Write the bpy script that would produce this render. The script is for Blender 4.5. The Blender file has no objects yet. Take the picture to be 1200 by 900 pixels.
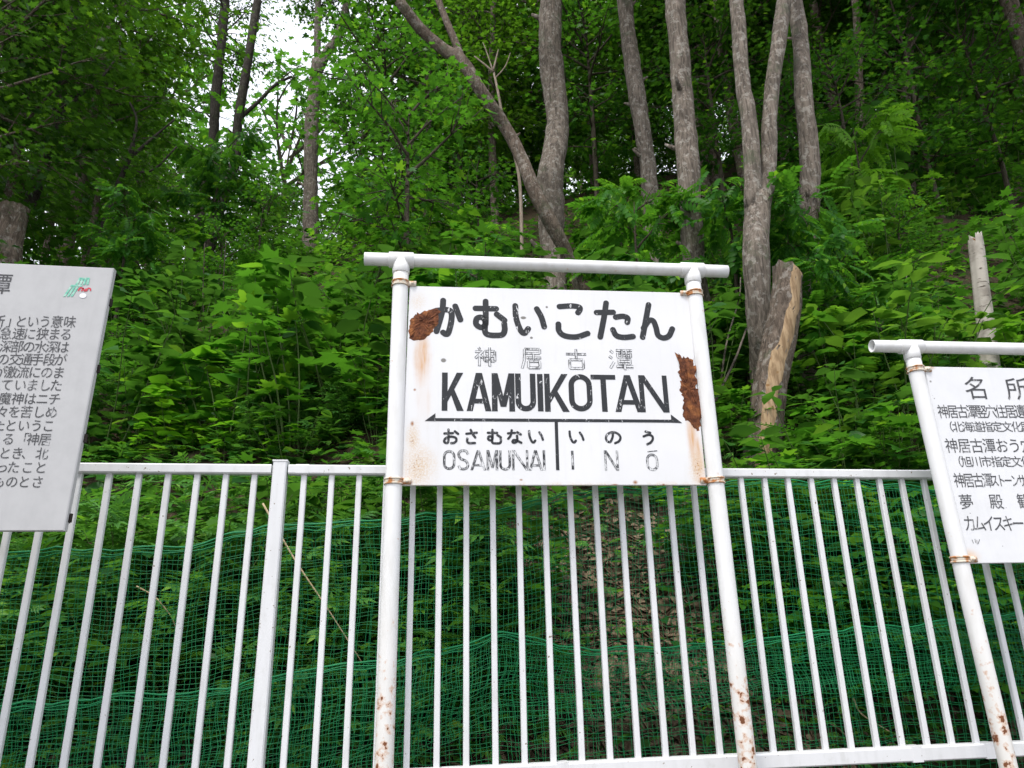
import bpy, math, random
import numpy as np
from math import radians, sin, cos, pi
from mathutils import Matrix, Vector

# ------------------------------------------------------------------ camera, world, sun, exposure
SC = bpy.context.scene
COL = SC.collection
CAMZ = 0.65                                   # eye height above the platform (the path is lower)
FOC, YAW, PITCH, ROLL = 846.43, 0.138652, 0.322134, -0.020333
def cam_axes():
    cy, sy, cp, sp, cr, sr = cos(YAW), sin(YAW), cos(PITCH), sin(PITCH), cos(ROLL), sin(ROLL)
    f = np.array([sy*cp, cy*cp, sp]); r0 = np.array([cy, -sy, 0.0]); u0 = np.cross(r0, f)
    return cr*r0 + sr*u0, -sr*r0 + cr*u0, f
CR, CU, CF = cam_axes()
cam_d = bpy.data.cameras.new('camera'); cam = bpy.data.objects.new('camera', cam_d); COL.objects.link(cam)
cam_d.sensor_width = 36.0; cam_d.lens = 36.0*FOC/1200.0
cam_d.clip_start = 0.05; cam_d.clip_end = 2000
cam.matrix_world = Matrix(((CR[0], CU[0], -CF[0], 0), (CR[1], CU[1], -CF[1], 0), (CR[2], CU[2], -CF[2], CAMZ), (0, 0, 0, 1)))
SC.camera = cam

SUN_EL, SUN_AZ = radians(62), radians(212)    # azimuth clockwise from +Y: light from behind the camera, a little to its left
w = bpy.data.worlds.new('World'); SC.world = w; w.use_nodes = True
wn = w.node_tree; wn.nodes.clear()
wo = wn.nodes.new('ShaderNodeOutputWorld'); bg = wn.nodes.new('ShaderNodeBackground')
sky = wn.nodes.new('ShaderNodeTexSky'); sky.sky_type = 'NISHITA'; sky.sun_disc = False
sky.sun_elevation = SUN_EL; sky.sun_rotation = SUN_AZ; sky.dust_density = 3.0; sky.air_density = 1.0
mixw = wn.nodes.new('ShaderNodeMix'); mixw.data_type = 'RGBA'; mixw.inputs[0].default_value = 0.72
mixw.inputs[7].default_value = (9.4, 9.6, 10.2, 1)           # overcast layer over the blue
wn.links.new(sky.outputs[0], mixw.inputs[6]); wn.links.new(mixw.outputs[2], bg.inputs[0])
bg.inputs[1].default_value = 0.10
wn.links.new(bg.outputs[0], wo.inputs[0])
sd = bpy.data.lights.new('sun', 'SUN'); sd.energy = 1.5; sd.angle = radians(14); sd.color = (1.0, 0.96, 0.9)
sun = bpy.data.objects.new('sun', sd); COL.objects.link(sun)
sdir = Vector((sin(SUN_AZ)*cos(SUN_EL), cos(SUN_AZ)*cos(SUN_EL), sin(SUN_EL)))
sun.rotation_euler = sdir.to_track_quat('Z', 'Y').to_euler(); sun.location = (0, -5, 30)
SC.view_settings.view_transform = 'Standard'; SC.view_settings.look = 'None'
SC.view_settings.gamma = 1; SC.view_settings.use_curve_mapping = False
SC.view_settings.exposure = 0.93
SC.render.engine = 'CYCLES'
cy_ = SC.cycles
cy_.max_bounces = 6; cy_.diffuse_bounces = 4; cy_.glossy_bounces = 2; cy_.transmission_bounces = 4
cy_.use_denoising = True

# ------------------------------------------------------------------ pixel -> world helpers (1200x900 photo pixels)
def ray(px, py):
    return CF + (px-600)/FOC*CR - (py-450)/FOC*CU
def at(px, py, Y):
    v = ray(px, py); v = v/v[1]*Y
    return np.array([v[0], v[1], v[2]+CAMZ])

# ------------------------------------------------------------------ node helpers
class NT:
    def __init__(s, name):
        s.m = bpy.data.materials.new(name); s.m.use_nodes = True
        s.t = s.m.node_tree; s.t.nodes.clear()
        s.out = s.t.nodes.new('ShaderNodeOutputMaterial')
    def n(s, typ, **kw):
        o = s.t.nodes.new(typ)
        for k, v in kw.items(): setattr(o, k, v)
        return o
    def put(s, sock, v):
        if v is None: return
        if hasattr(v, 'is_linked'): s.t.links.new(v, sock)
        elif isinstance(v, (tuple, list)):
            v = tuple(v)
            if len(v) == 3 and sock.type == 'RGBA': v = v + (1,)
            sock.default_value = v
        else: sock.default_value = v
    def co(s, kind='Object'):
        return s.n('ShaderNodeTexCoord').outputs[kind]
    def mapv(s, v, scale=(1, 1, 1), loc=(0, 0, 0)):
        o = s.n('ShaderNodeMapping'); s.put(o.inputs[0], v); o.inputs[1].default_value = loc; o.inputs[3].default_value = scale
        return o.outputs[0]
    def noise(s, v, scale, detail=3, rough=0.55, dist=0.0):
        o = s.n('ShaderNodeTexNoise'); s.put(o.inputs['Vector'], v); o.inputs['Scale'].default_value = scale
        o.inputs['Detail'].default_value = detail; o.inputs['Roughness'].default_value = rough; o.inputs['Distortion'].default_value = dist
        return o.outputs[0]
    def voro(s, v, scale):
        o = s.n('ShaderNodeTexVoronoi'); s.put(o.inputs['Vector'], v); o.inputs['Scale'].default_value = scale
        return o.outputs[0]
    def math(s, op, a, b=None, c=None, clamp=False):
        o = s.n('ShaderNodeMath', operation=op, use_clamp=clamp)
        s.put(o.inputs[0], a); s.put(o.inputs[1], b); s.put(o.inputs[2], c)
        return o.outputs[0]
    def mix(s, fac, a, b, blend='MIX'):
        o = s.n('ShaderNodeMix', data_type='RGBA', blend_type=blend)
        s.put(o.inputs[0], fac); s.put(o.inputs[6], a); s.put(o.inputs[7], b)
        return o.outputs[2]
    def step(s, v, lo, hi):
        o = s.n('ShaderNodeMapRange', interpolation_type='SMOOTHSTEP')
        s.put(o.inputs[0], v); s.put(o.inputs[1], lo); s.put(o.inputs[2], hi); o.inputs[3].default_value = 0; o.inputs[4].default_value = 1
        return o.outputs[0]
    def sep(s, v):
        o = s.n('ShaderNodeSeparateXYZ'); s.put(o.inputs[0], v); return o.outputs
    def bump(s, h, strength=0.4, dist=0.01):
        o = s.n('ShaderNodeBump'); o.inputs['Strength'].default_value = strength; o.inputs['Distance'].default_value = dist
        s.put(o.inputs['Height'], h); return o.outputs[0]
    def pbsdf(s, color, rough=0.5, spec=0.5, metal=0.0, normal=None):
        o = s.n('ShaderNodeBsdfPrincipled')
        s.put(o.inputs['Base Color'], color); s.put(o.inputs['Roughness'], rough)
        o.inputs['Specular IOR Level'].default_value = spec; o.inputs['Metallic'].default_value = metal
        s.put(o.inputs['Normal'], normal)
        return o.outputs[0]
    def end(s, sh):
        s.t.links.new(sh, s.out.inputs[0]); return s.m

RUST_D, RUST_L = (0.085, 0.032, 0.018), (0.52, 0.22, 0.06)

def mat_pipe():
    k = NT('pipe_paint'); c = k.co(); z = k.sep(c)[2]
    n1 = k.noise(c, 38, 4); n2 = k.noise(c, 9, 3); n3 = k.noise(k.mapv(c, (1, 1, .25)), 30, 3)
    low = k.step(z, 0.9, 0.0)                                        # wear grows towards the foot
    thr = k.math('SUBTRACT', 0.697, k.math('MULTIPLY', low, 0.17))
    m = k.math('ADD', k.math('MULTIPLY', n1, 0.6), k.math('MULTIPLY', n2, 0.4))
    rust = k.step(m, thr, k.math('ADD', thr, 0.02))
    stain = k.math('MULTIPLY', k.step(m, k.math('SUBTRACT', thr, 0.08), thr), 0.5)
    base = k.mix(k.step(n3, 0.35, 0.75), (0.77, 0.77, 0.77), (0.69, 0.685, 0.67))
    base = k.mix(k.math('MULTIPLY', low, 0.35), base, (0.62, 0.56, 0.46))
    base = k.mix(stain, base, RUST_L)
    col = k.mix(rust, base, k.mix(n3, RUST_D, (0.28, 0.10, 0.035)))
    return k.end(k.pbsdf(col, k.math('ADD', k.math('MULTIPLY', rust, 0.45), 0.38), 0.4, normal=k.bump(k.math('MULTIPLY', n1, 1.0), 0.12, 0.003)))

def mat_rust(name='rust'):
    k = NT(name); c = k.co(); n = k.noise(c, 60, 6, .65); n2 = k.noise(c, 16, 3)
    col = k.mix(k.step(n, .35, .7), (0.085, 0.034, 0.021), (0.22, 0.082, 0.038))
    col = k.mix(k.step(n2, .48, .66), col, (0.34, 0.135, 0.05))
    return k.end(k.pbsdf(col, .9, .15, normal=k.bump(k.math('ADD', n, n2), .9, .006)))

def mat_clamp():
    k = NT('clamp_metal'); c = k.co(); n = k.noise(c, 45, 4)
    col = k.mix(k.step(n, .42, .62), (0.66, 0.60, 0.50), (0.42, 0.17, 0.05))
    return k.end(k.pbsdf(col, .6, .4, normal=k.bump(n, .3, .002)))

def mat_fence():
    k = NT('fence_paint'); c = k.co('Object'); n = k.noise(k.mapv(c, (6, 6, .8)), 5, 3); n2 = k.noise(c, 70, 3)
    col = k.mix(k.step(n, .4, .8), (0.72, 0.725, 0.74), (0.65, 0.655, 0.665))
    col = k.mix(k.math('MULTIPLY', k.step(k.noise(k.mapv(c, (1, 1, .5)), 18, 5, .7), .52, .72), .3), col, (0.47, 0.47, 0.43))
    col = k.mix(k.step(n2, .69, .73), col, (0.22, 0.17, 0.12))
    return k.end(k.pbsdf(col, .38, .5))

def mat_dark_paint(name='lettering_paint', lo=.56, hollow=0.0, soft=0.0, under=(0.70, 0.705, 0.72), ink=(0.016, 0.018, 0.022)):
    """black paint worn off in patches; 'wear' runs from 0 on a stroke's centre to 1 at its rim"""
    k = NT(name); c = k.co(); n = k.noise(k.mapv(c, (1, 1, .4)), 72, 6, .7, 1.6); n2 = k.noise(c, 22, 3)
    u = k.n('ShaderNodeAttribute', attribute_name='wear').outputs['Fac']
    core = k.step(u, .75, .55)
    v = k.math('ADD', k.math('MULTIPLY', n, .65), k.math('MULTIPLY', n2, .35))
    v = k.math('ADD', v, k.math('MULTIPLY', core, hollow))
    m = k.step(v, lo-soft, lo+.035+soft)
    col = k.mix(m, ink, under)
    return k.end(k.pbsdf(col, .5, .4))

def mat_simple(name, col, rough=.6, spec=.4, nscale=0, col2=None):
    k = NT(name)
    if col2 is None: return k.end(k.pbsdf(col, rough, spec))
    n = k.noise(k.co(), nscale, 4)
    return k.end(k.pbsdf(k.mix(k.step(n, .35, .68), col, col2), rough, spec, normal=k.bump(n, .3, .004)))

def mat_leaf(name, dark, light, yellow, trans=0.42, rough=.42):
    k = NT(name); g = k.n('ShaderNodeNewGeometry').outputs['Random Per Island']
    oi = k.n('ShaderNodeObjectInfo').outputs['Random']
    f = k.math('ADD', k.math('MULTIPLY', g, .65), k.math('MULTIPLY', oi, .35))
    c = k.mix(f, dark, light)
    c = k.mix(k.step(g, .92, .99), c, yellow); c = k.mix(k.step(oi, .93, .95), c, k.mix(.45, c, yellow))
    tcol = k.mix(.30, k.mix(1.0, c, (1.6, 1.75, .8), 'MULTIPLY'), yellow)
    p = k.pbsdf(c, rough, .14)
    t = k.n('ShaderNodeBsdfTranslucent'); k.put(t.inputs[0], tcol)
    m = k.n('ShaderNodeMixShader'); m.inputs[0].default_value = trans
    k.t.links.new(p, m.inputs[1]); k.t.links.new(t.outputs[0], m.inputs[2])
    return k.end(m.outputs[0])

def mat_bark(name, a, b, lichen, lich=.5, zs=.16, bstr=.9):
    k = NT(name); c = k.co(); cs = k.mapv(c, (1, 1, zs))
    n = k.noise(cs, 34, 7, .68, .9); n2 = k.noise(c, 5, 4, .6); n3 = k.noise(c, 14, 5, .7)
    col = k.mix(k.step(n, .32, .66), a, b)
    col = k.mix(k.math('MULTIPLY', k.step(n3, .53, .60), lich), col, lichen)
    col = k.mix(k.math('MULTIPLY', k.step(k.noise(c, 3.3, 5, .7), .56, .66), .6), col, (0.10, 0.115, 0.07))
    col = k.mix(k.math('MULTIPLY', k.step(n2, .45, .7), .5), col, tuple(x*.6 for x in a))
    return k.end(k.pbsdf(col, .9, .15, normal=k.bump(n, bstr, .045)))

def mat_birch():
    k = NT('birch_bark'); c = k.co(); n = k.noise(k.mapv(c, (1, 1, 5)), 9, 4, .6); n2 = k.noise(c, 6, 4)
    col = k.mix(k.step(n2, .4, .7), (0.40, 0.37, 0.32), (0.22, 0.195, 0.165))
    col = k.mix(k.step(n, .60, .68), col, (0.09, 0.075, 0.06))
    return k.end(k.pbsdf(col, .8, .2, normal=k.bump(n, .4, .008)))

def mat_cutwood(name, a, b):
    k = NT(name); c = k.co(); n = k.noise(k.mapv(c, (1, 1, .2)), 40, 5, .6); n2 = k.noise(c, 12, 3)
    col = k.mix(k.step(n, .3, .7), a, b); col = k.mix(k.step(n2, .62, .72), col, (0.22, 0.12, 0.05))
    return k.end(k.pbsdf(col, .85, .2, normal=k.bump(n, .6, .008)))

def mat_soil():
    k = NT('hillside_soil'); c = k.co(); n = k.noise(c, 3, 6, .6); n2 = k.noise(c, 40, 5, .7); y = k.sep(c)[1]
    soil = k.mix(k.step(n2, .35, .7), (0.030, 0.022, 0.014), (0.095, 0.070, 0.045))
    soil = k.mix(k.step(n, .5, .65), soil, (0.022, 0.038, 0.012))
    grit = k.mix(k.step(n2, .3, .7), (0.13, 0.125, 0.115), (0.22, 0.21, 0.19))
    col = k.mix(k.step(y, 2.6, 3.0), grit, soil)
    return k.end(k.pbsdf(col, .95, .1, normal=k.bump(n2, .8, .03)))

M = {}
M['pipe'] = mat_pipe(); M['rust'] = mat_rust(); M['clamp'] = mat_clamp(); M['fence'] = mat_fence()
M['ink_big'] = mat_dark_paint('big_lettering_paint', .60, .02)
M['ink_kanji'] = mat_dark_paint('kanji_lettering_paint', .59, .15, .06)
M['ink_small'] = mat_dark_paint('small_lettering_paint', .62, .04, .05)
M['ink_latin'] = mat_dark_paint('faded_lettering_paint', .55, .055, .06)
M['ink_board'] = mat_dark_paint('board_lettering_paint', .57, 0.0, .05, (0.5, 0.5, 0.51), (0.055, 0.055, 0.06))
M['net'] = mat_simple('net_plastic', (0.005, 0.21, 0.066), .45, .4)
M['net_rope'] = mat_simple('net_border', (0.005, 0.23, 0.078), .5, .4)
M['bark_grey'] = mat_bark('grey_bark', (0.085, 0.071, 0.058), (0.265, 0.222, 0.182), (0.39, 0.365, 0.32), .7, .11)
M['bark_brown'] = mat_bark('brown_bark', (0.075, 0.058, 0.045), (0.22, 0.172, 0.135), (0.36, 0.33, 0.29), .6, .2)
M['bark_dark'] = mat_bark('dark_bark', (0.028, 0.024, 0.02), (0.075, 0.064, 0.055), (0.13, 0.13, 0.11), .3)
M['bark_twig'] = mat_bark('twig_bark', (0.05, 0.042, 0.03), (0.12, 0.10, 0.075), (0.16, 0.16, 0.12), .3)
M['birch'] = mat_birch()
M['cut'] = mat_cutwood('stripped_wood', (0.20, 0.13, 0.072), (0.40, 0.285, 0.17))
M['cut_grey'] = mat_cutwood('weathered_wood', (0.22, 0.175, 0.135), (0.36, 0.30, 0.24))
M['pale_wood'] = mat_cutwood('pale_dead_wood', (0.36, 0.33, 0.28), (0.50, 0.47, 0.41))
M['straw'] = mat_cutwood('dry_stalk', (0.36, 0.27, 0.15), (0.52, 0.42, 0.27))
M['soil'] = mat_soil()
M['litter'] = mat_simple('leaf_litter_brown', (0.20, 0.15, 0.10), .85, .15, 22, (0.075, 0.052, 0.034))
M['stem'] = mat_simple('green_stem', (0.06, 0.10, 0.025), .6, .2)
M['concrete'] = mat_simple('kerb_concrete', (0.33, 0.32, 0.30), .9, .2, 9, (0.22, 0.215, 0.2))
M['path'] = mat_simple('path_asphalt', (0.05, 0.05, 0.05), .9, .2, 60, (0.085, 0.085, 0.08))
L1 = (0.135, 0.29, 0.035)
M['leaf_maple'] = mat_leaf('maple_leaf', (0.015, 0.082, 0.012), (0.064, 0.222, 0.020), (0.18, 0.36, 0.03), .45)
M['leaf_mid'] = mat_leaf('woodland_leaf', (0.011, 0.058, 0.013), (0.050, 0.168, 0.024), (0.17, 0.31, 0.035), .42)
M['leaf_shaded'] = mat_leaf('shaded_canopy_leaf', (0.013, 0.052, 0.009), (0.050, 0.145, 0.015), (0.12, 0.25, 0.02), .48)  # green darkened in the colour for the shade deep in the woods
M['leaf_bright'] = mat_leaf('bright_leaf', (0.065, 0.22, 0.014), (0.13, 0.36, 0.02), (0.28, 0.45, 0.03), .45)
M['leaf_mug'] = mat_leaf('mugwort_leaf', (0.034, 0.125, 0.026), (0.100, 0.28, 0.045), (0.18, 0.36, 0.05), .35)
M['leaf_fern'] = mat_leaf('fern_leaf', (0.025, 0.11, 0.012), (0.065, 0.22, 0.018), (0.11, 0.28, 0.025), .4)

# ------------------------------------------------------------------ mesh helpers
class MB:
    def __init__(s): s.v = []; s.f = []; s.mi = []; s.w = []
    def add(s, vs, fs, mi=0, wear=None):
        o = len(s.v); s.v.extend([tuple(map(float, q)) for q in vs]); s.f.extend([tuple(i+o for i in q) for q in fs]); s.mi.extend([mi]*len(fs))
        s.w.extend(wear if wear is not None else [0.0]*len(vs))
    def box(s, c, d, rot=None, bev=0.0, mi=0):
        cx, cy, cz = c; x, y, z = d[0]/2, d[1]/2, d[2]/2
        if bev > 0:
            b = bev; vs = []                                      # chamfered box, profile extruded along its longest axis
            ax = int(np.argmax(d)); o = [i for i in range(3) if i != ax]; h = [x, y, z]
            pr = [(-h[o[0]]+b, -h[o[1]]), (h[o[0]]-b, -h[o[1]]), (h[o[0]], -h[o[1]]+b), (h[o[0]], h[o[1]]-b), (h[o[0]]-b, h[o[1]]), (-h[o[0]]+b, h[o[1]]), (-h[o[0]], h[o[1]]-b), (-h[o[0]], -h[o[1]]+b)]
            for t in (-h[ax], h[ax]):
                for p in pr:
                    q = [0, 0, 0]; q[ax] = t; q[o[0]] = p[0]; q[o[1]] = p[1]; vs.append(q)
            fs = [(i, (i+1) % 8, 8+(i+1) % 8, 8+i) for i in range(8)] + [tuple(range(7, -1, -1)), tuple(range(8, 16))]
        else:
            vs = [(i*x, j*y, k*z) for k in (-1, 1) for j in (-1, 1) for i in (-1, 1)]
            fs = [(0, 2, 3, 1), (4, 5, 7, 6), (0, 1, 5, 4), (2, 6, 7, 3), (0, 4, 6, 2), (1, 3, 7, 5)]
        if rot is not None: vs = [tuple(rot @ Vector(q)) for q in vs]
        s.add([(q[0]+cx, q[1]+cy, q[2]+cz) for q in vs], fs, mi)
    def tube(s, pts, rad, seg=10, cap=True, rough=0.0, rng=None, mi=0, up=None):
        pts = np.asarray(pts, float); n = len(pts); rad = np.broadcast_to(np.asarray(rad, float), (n,))
        T = np.gradient(pts, axis=0); T /= np.linalg.norm(T, axis=1)[:, None]+1e-12
        a = np.array([1, 0, 0]) if abs(T[0][0]) < .8 else np.array([0, 1, 0])
        vs = []; ph = np.arange(seg)/seg*2*pi; prof = np.ones(seg)
        if rough and rng is not None: prof = 1+rough*rng.normal(size=seg)*.6
        for i in range(n):
            u = a - T[i]*(a@T[i]); u /= np.linalg.norm(u); v = np.cross(T[i], u); a = u
            r = rad[i]*prof
            if rough and rng is not None: r = r*(1+rough*rng.normal(size=seg)*.5)
            vs += list(pts[i] + np.outer(np.cos(ph)*r, u) + np.outer(np.sin(ph)*r, v))
        fs = [(i*seg+j, i*seg+(j+1) % seg, (i+1)*seg+(j+1) % seg, (i+1)*seg+j) for i in range(n-1) for j in range(seg)]
        if cap: fs += [tuple(range(seg-1, -1, -1)), tuple((n-1)*seg+j for j in range(seg))]
        s.add(vs, fs, mi)
    def build(s, name, mats, parent=None, smooth=False, loc=None):
        me = bpy.data.meshes.new(name); me.from_pydata(s.v, [], s.f)
        mats = mats if isinstance(mats, (list, tuple)) else [mats]
        for m in mats: me.materials.append(m)
        if len(mats) > 1: me.polygons.foreach_set('material_index', s.mi)
        if any(s.w):
            at_ = me.attributes.new('wear', 'FLOAT', 'POINT'); at_.data.foreach_set('value', np.array(s.w, np.float32))
        if smooth: me.shade_smooth()
        me.update()
        return link(name, me, parent, loc)

def link(name, me, parent=None, loc=None):
    o = bpy.data.objects.new(name, me); COL.objects.link(o)
    if parent is not None: o.parent = parent
    if loc is not None: o.location = tuple(loc)
    return o
def tri_mesh(name, V, F, mat):
    V = np.ascontiguousarray(V, np.float32); F = np.ascontiguousarray(F, np.int32)
    me = bpy.data.meshes.new(name); me.vertices.add(len(V)); me.vertices.foreach_set('co', V.ravel())
    me.loops.add(F.size); me.loops.foreach_set('vertex_index', F.ravel())
    me.polygons.add(len(F)); me.polygons.foreach_set('loop_start', np.arange(0, F.size, F.shape[1], dtype=np.int32))
    me.update(calc_edges=True); me.materials.append(mat)
    return me
def tag(o, label, cat, group=None, kind=None):
    if label: o['label'] = label
    if cat: o['category'] = cat
    if group: o['group'] = group
    if kind: o['kind'] = kind
    return o
def thing(name, label, cat, loc=(0, 0, 0), rz=0.0, group=None):
    o = bpy.data.objects.new(name, None); COL.objects.link(o); o.location = tuple(loc); o.rotation_euler = (0, 0, rz)
    o.empty_display_size = .1
    return tag(o, label, cat, group)
def dup(root, loc, rz=0.0, sc=1.0, label=None):
    r = root.copy(); COL.objects.link(r); r.location = tuple(loc); r.rotation_euler = (0, 0, rz); r.scale = (sc, sc, sc)
    if label: r['label'] = label
    for ch in root.children:
        c = ch.copy(); COL.objects.link(c); c.parent = r
    return r

# ------------------------------------------------------------------ terrain
Y0 = 3.18
def vnoise(x, y, seed):
    rg = np.random.default_rng(seed); z = np.zeros_like(np.asarray(x, float))
    for k in range(7):
        a = rg.uniform(0, 2*pi); f = rg.uniform(.35, 2.2); p = rg.uniform(0, 6.28)
        z = z + np.sin((x*cos(a)+y*sin(a))*f+p)/(1+f)
    return z/3
def hill(x, y):
    x = np.asarray(x, float); y = np.asarray(y, float)
    t = np.clip(x/np.maximum(y, 3.0), -1.2, 1.6)
    crest = np.interp(t, [-1.2, -.6, -.31, 0, .35, .8, 1.6], [.40, .45, .50, .59, .69, .84, .88])
    m = (crest*18+CAMZ)/(18-Y0)
    s2 = np.interp(t, [-.4, 0, .4, .8], [-.05, .12, .38, .55])
    z = np.where(y < 18, m*np.maximum(y-Y0, 0), m*(18-Y0)+s2*(np.minimum(y, 45)-18))
    z = z + vnoise(x, y, 3)*.28*np.clip((y-Y0-.3)/2.5, 0, 1)
    z = np.where(y > 45, z-.1*(y-45)*0, z)
    return np.where(y < .9, -0.9, z)
def on_hill(px, py, lo=3.2, hi=44):
    Y = np.arange(lo, hi, .05); v = ray(px, py); v = v/v[1]
    X = v[0]*Y; Z = v[2]*Y+CAMZ; h = hill(X, Y); k = np.nonzero(h >= Z)[0]
    if len(k): i = k[0]; return np.array([X[i], Y[i], Z[i]])
    return np.array([X[-1], Y[-1], h[-1]])

def build_terrain():
    ys = np.concatenate([[-150, -60, -25, -10, -4, 0, .6, .88, .92, 1.3, 2.0, 2.8, 3.1, 3.18], np.arange(3.3, 10, .16), np.arange(10, 22, .4), np.arange(22, 46, 1.5), [60, 90, 150, 300]])
    xs = np.concatenate([[-300, -120, -60, -40], np.arange(-30, -8, 1.2), np.arange(-8, 12, .2), np.arange(12, 40, 1.2), [45, 60, 120, 300]])
    X, Yg = np.meshgrid(xs, ys); Z = hill(X, Yg)
    nx, ny = len(xs), len(ys); V = np.stack([X.ravel(), Yg.ravel(), Z.ravel()], 1)
    i = (np.arange(ny-1)[:, None]*nx+np.arange(nx-1)[None]).ravel()
    F = np.stack([i, i+1, i+nx+1, i+nx], 1)
    me = tri_mesh('ground', V, F, M['soil']); me.shade_smooth()
    tag(link('ground', me), 'sloping hillside soil with a gritty platform at its foot', None, kind='structure')
    b = MB(); b.box((0, .83, -.02), (80, .3, .16), bev=.015)
    tag(b.build('kerb', M['concrete']), 'weathered concrete platform edge', None, kind='structure')
    b = MB(); b.add([(-150, -6, -.895), (150, -6, -.895), (150, .62, -.895), (-150, .62, -.895)], [(0, 1, 2, 3)])
    tag(b.build('path', M['path']), 'narrow asphalt path below the platform', None, kind='structure')
build_terrain()

# ------------------------------------------------------------------ strokes for lettering
def smooth_path(p, k=7):
    p = np.asarray(p, float)
    if len(p) < 3: return p
    q = np.vstack([2*p[0]-p[1], p, 2*p[-1]-p[-2]]); out = []
    for i in range(1, len(q)-2):
        for t in np.arange(k)/k:
            a, b, c, d = q[i-1], q[i], q[i+1], q[i+2]
            out.append(.5*((2*b)+(-a+c)*t+(2*a-5*b+4*c-d)*t*t+(-a+3*b-3*c+d)*t**3))
    out.append(p[-1]); return np.array(out)
def ribbon(mb, pts, wd, depth, rnd=True):
    """flat stroke in the sign's plane (x, z) lying at y = -depth"""
    p = np.asarray(pts, float); n = len(p)
    T = np.gradient(p, axis=0) if n > 2 else np.tile(p[1]-p[0], (2, 1)); T /= np.linalg.norm(T, axis=1)[:, None]+1e-9
    N = np.stack([-T[:, 1], T[:, 0]], 1)*wd/2
    vs, ws = [], []
    for i in range(n):
        for q, wv in ((p[i]+N[i], 1.), (p[i], 0.), (p[i]-N[i], 1.)): vs.append((q[0], -depth, q[1])); ws.append(wv)
    fs = []
    for i in range(n-1):
        a = i*3; fs += [(a, a+1, a+4, a+3), (a+1, a+2, a+5, a+4)]
    if rnd:
        for e, sg in ((0, -1), (n-1, 1)):
            c = p[e]; a0 = math.atan2(N[e][1], N[e][0]); b = len(vs)
            K = 8
            for j in range(1, K):
                a = a0 - sg*pi*j/K; vs.append((c[0]+cos(a)*wd/2, -depth, c[1]+sin(a)*wd/2)); ws.append(1.)
            ring = [e*3]+[b+j for j in range(K-1)]+[e*3+2]
            for j in range(len(ring)-1):
                f = (e*3+1, ring[j], ring[j+1]); fs.append(f if sg < 0 else f[::-1])
    # front faces -y
    fs = [f if tri_n(vs, f) < 0 else f[::-1] for f in fs]
    mb.add(vs, fs, 0, ws)
def tri_n(vs, f):
    a, b, c = (np.array(vs[i]) for i in f[:3]); return np.cross(b-a, c-a)[1]
def limb_quad(mb, a0, a1, b0, b1, depth):
    """straight letter limb with flat ends: a0-a1 one end, b0-b1 the other"""
    vs, ws = [], []
    for s_, e_ in ((a0, a1), (b0, b1)):
        for q, wv in ((s_, 1.), (((s_[0]+e_[0])/2, (s_[1]+e_[1])/2), 0.), (e_, 1.)): vs.append((q[0], -depth, q[1])); ws.append(wv)
    fs = [(0, 1, 4, 3), (1, 2, 5, 4)]; fs = [f if tri_n(vs, f) < 0 else f[::-1] for f in fs]
    mb.add(vs, fs, 0, ws)

KANA = {
 'か': [[(.0, .70), (.42, .73), (.60, .66), (.61, .42), (.50, .08), (.40, .02), (.28, .07)], [(.27, 1), (.23, .66), (.02, .10)], [(.76, .84), (.97, .45)]],
 'む': [[(.03, .79), (.70, .79)], [(.36, 1), (.36, .45), (.33, .30), (.20, .24), (.05, .33), (.07, .49), (.22, .53), (.34, .43), (.33, .15), (.42, .04), (.7, .02), (.90, .05), (.97, .18), (.96, .36)], [(.72, .63), (.97, .46)]],
 'い': [[(.02, .97), (.04, .55), (.17, .15), (.30, .05), (.42, .20)], [(.72, .88), (.86, .60), (.94, .28)]],
 'こ': [[(.1, .93), (.5, .96), (.74, .93), (.77, .86), (.70, .76)], [(.04, .40), (.05, .20), (.22, .06), (.6, .03), (.98, .14)]],
 'た': [[(.02, .72), (.48, .74)], [(.30, 1), (.22, .6), (.08, .03)], [(.54, .60), (.74, .63), (.87, .58), (.85, .46)], [(.44, .24), (.52, .08), (.72, .03), (.98, .06)]],
 'ん': [[(.3, 1), (.16, .5), (.03, .04)], [(.08, .30), (.26, .52), (.40, .52), (.47, .32), (.51, .11), (.66, .03), (.84, .09), (.97, .30)]],
 'お': [[(.05, .72), (.62, .75)], [(.32, 1), (.32, .2), (.2, .04), (.05, .14), (.12, .36), (.45, .5), (.8, .42), (.85, .2), (.68, .05), (.52, .04)], [(.75, .88), (.97, .7)]],
 'さ': [[(.08, .72), (.9, .80)], [(.42, 1), (.58, .7), (.78, .45)], [(.16, .38), (.14, .16), (.3, .04), (.75, .05)]],
 'な': [[(.04, .76), (.52, .8)], [(.3, 1), (.22, .6), (.05, .35)], [(.68, .85), (.92, .68)], [(.66, .58), (.66, .2), (.5, .05), (.34, .1), (.4, .24), (.62, .22), (.94, .05)]],
 'の': [[(.5, .85), (.46, .5), (.3, .14), (.12, .2), (.05, .45), (.18, .75), (.5, .9), (.8, .78), (.95, .5), (.85, .2), (.6, .04)]],
 'う': [[(.3, .97), (.65, .88)], [(.12, .6), (.5, .72), (.78, .62), (.8, .38), (.62, .14), (.35, 0)]],
}
def _box(x0, y0, x1, y1): return [[(x0, y1), (x1, y1)], [(x0, y0), (x1, y0)], [(x0, y0), (x0, y1)], [(x1, y0), (x1, y1)]]
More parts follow.
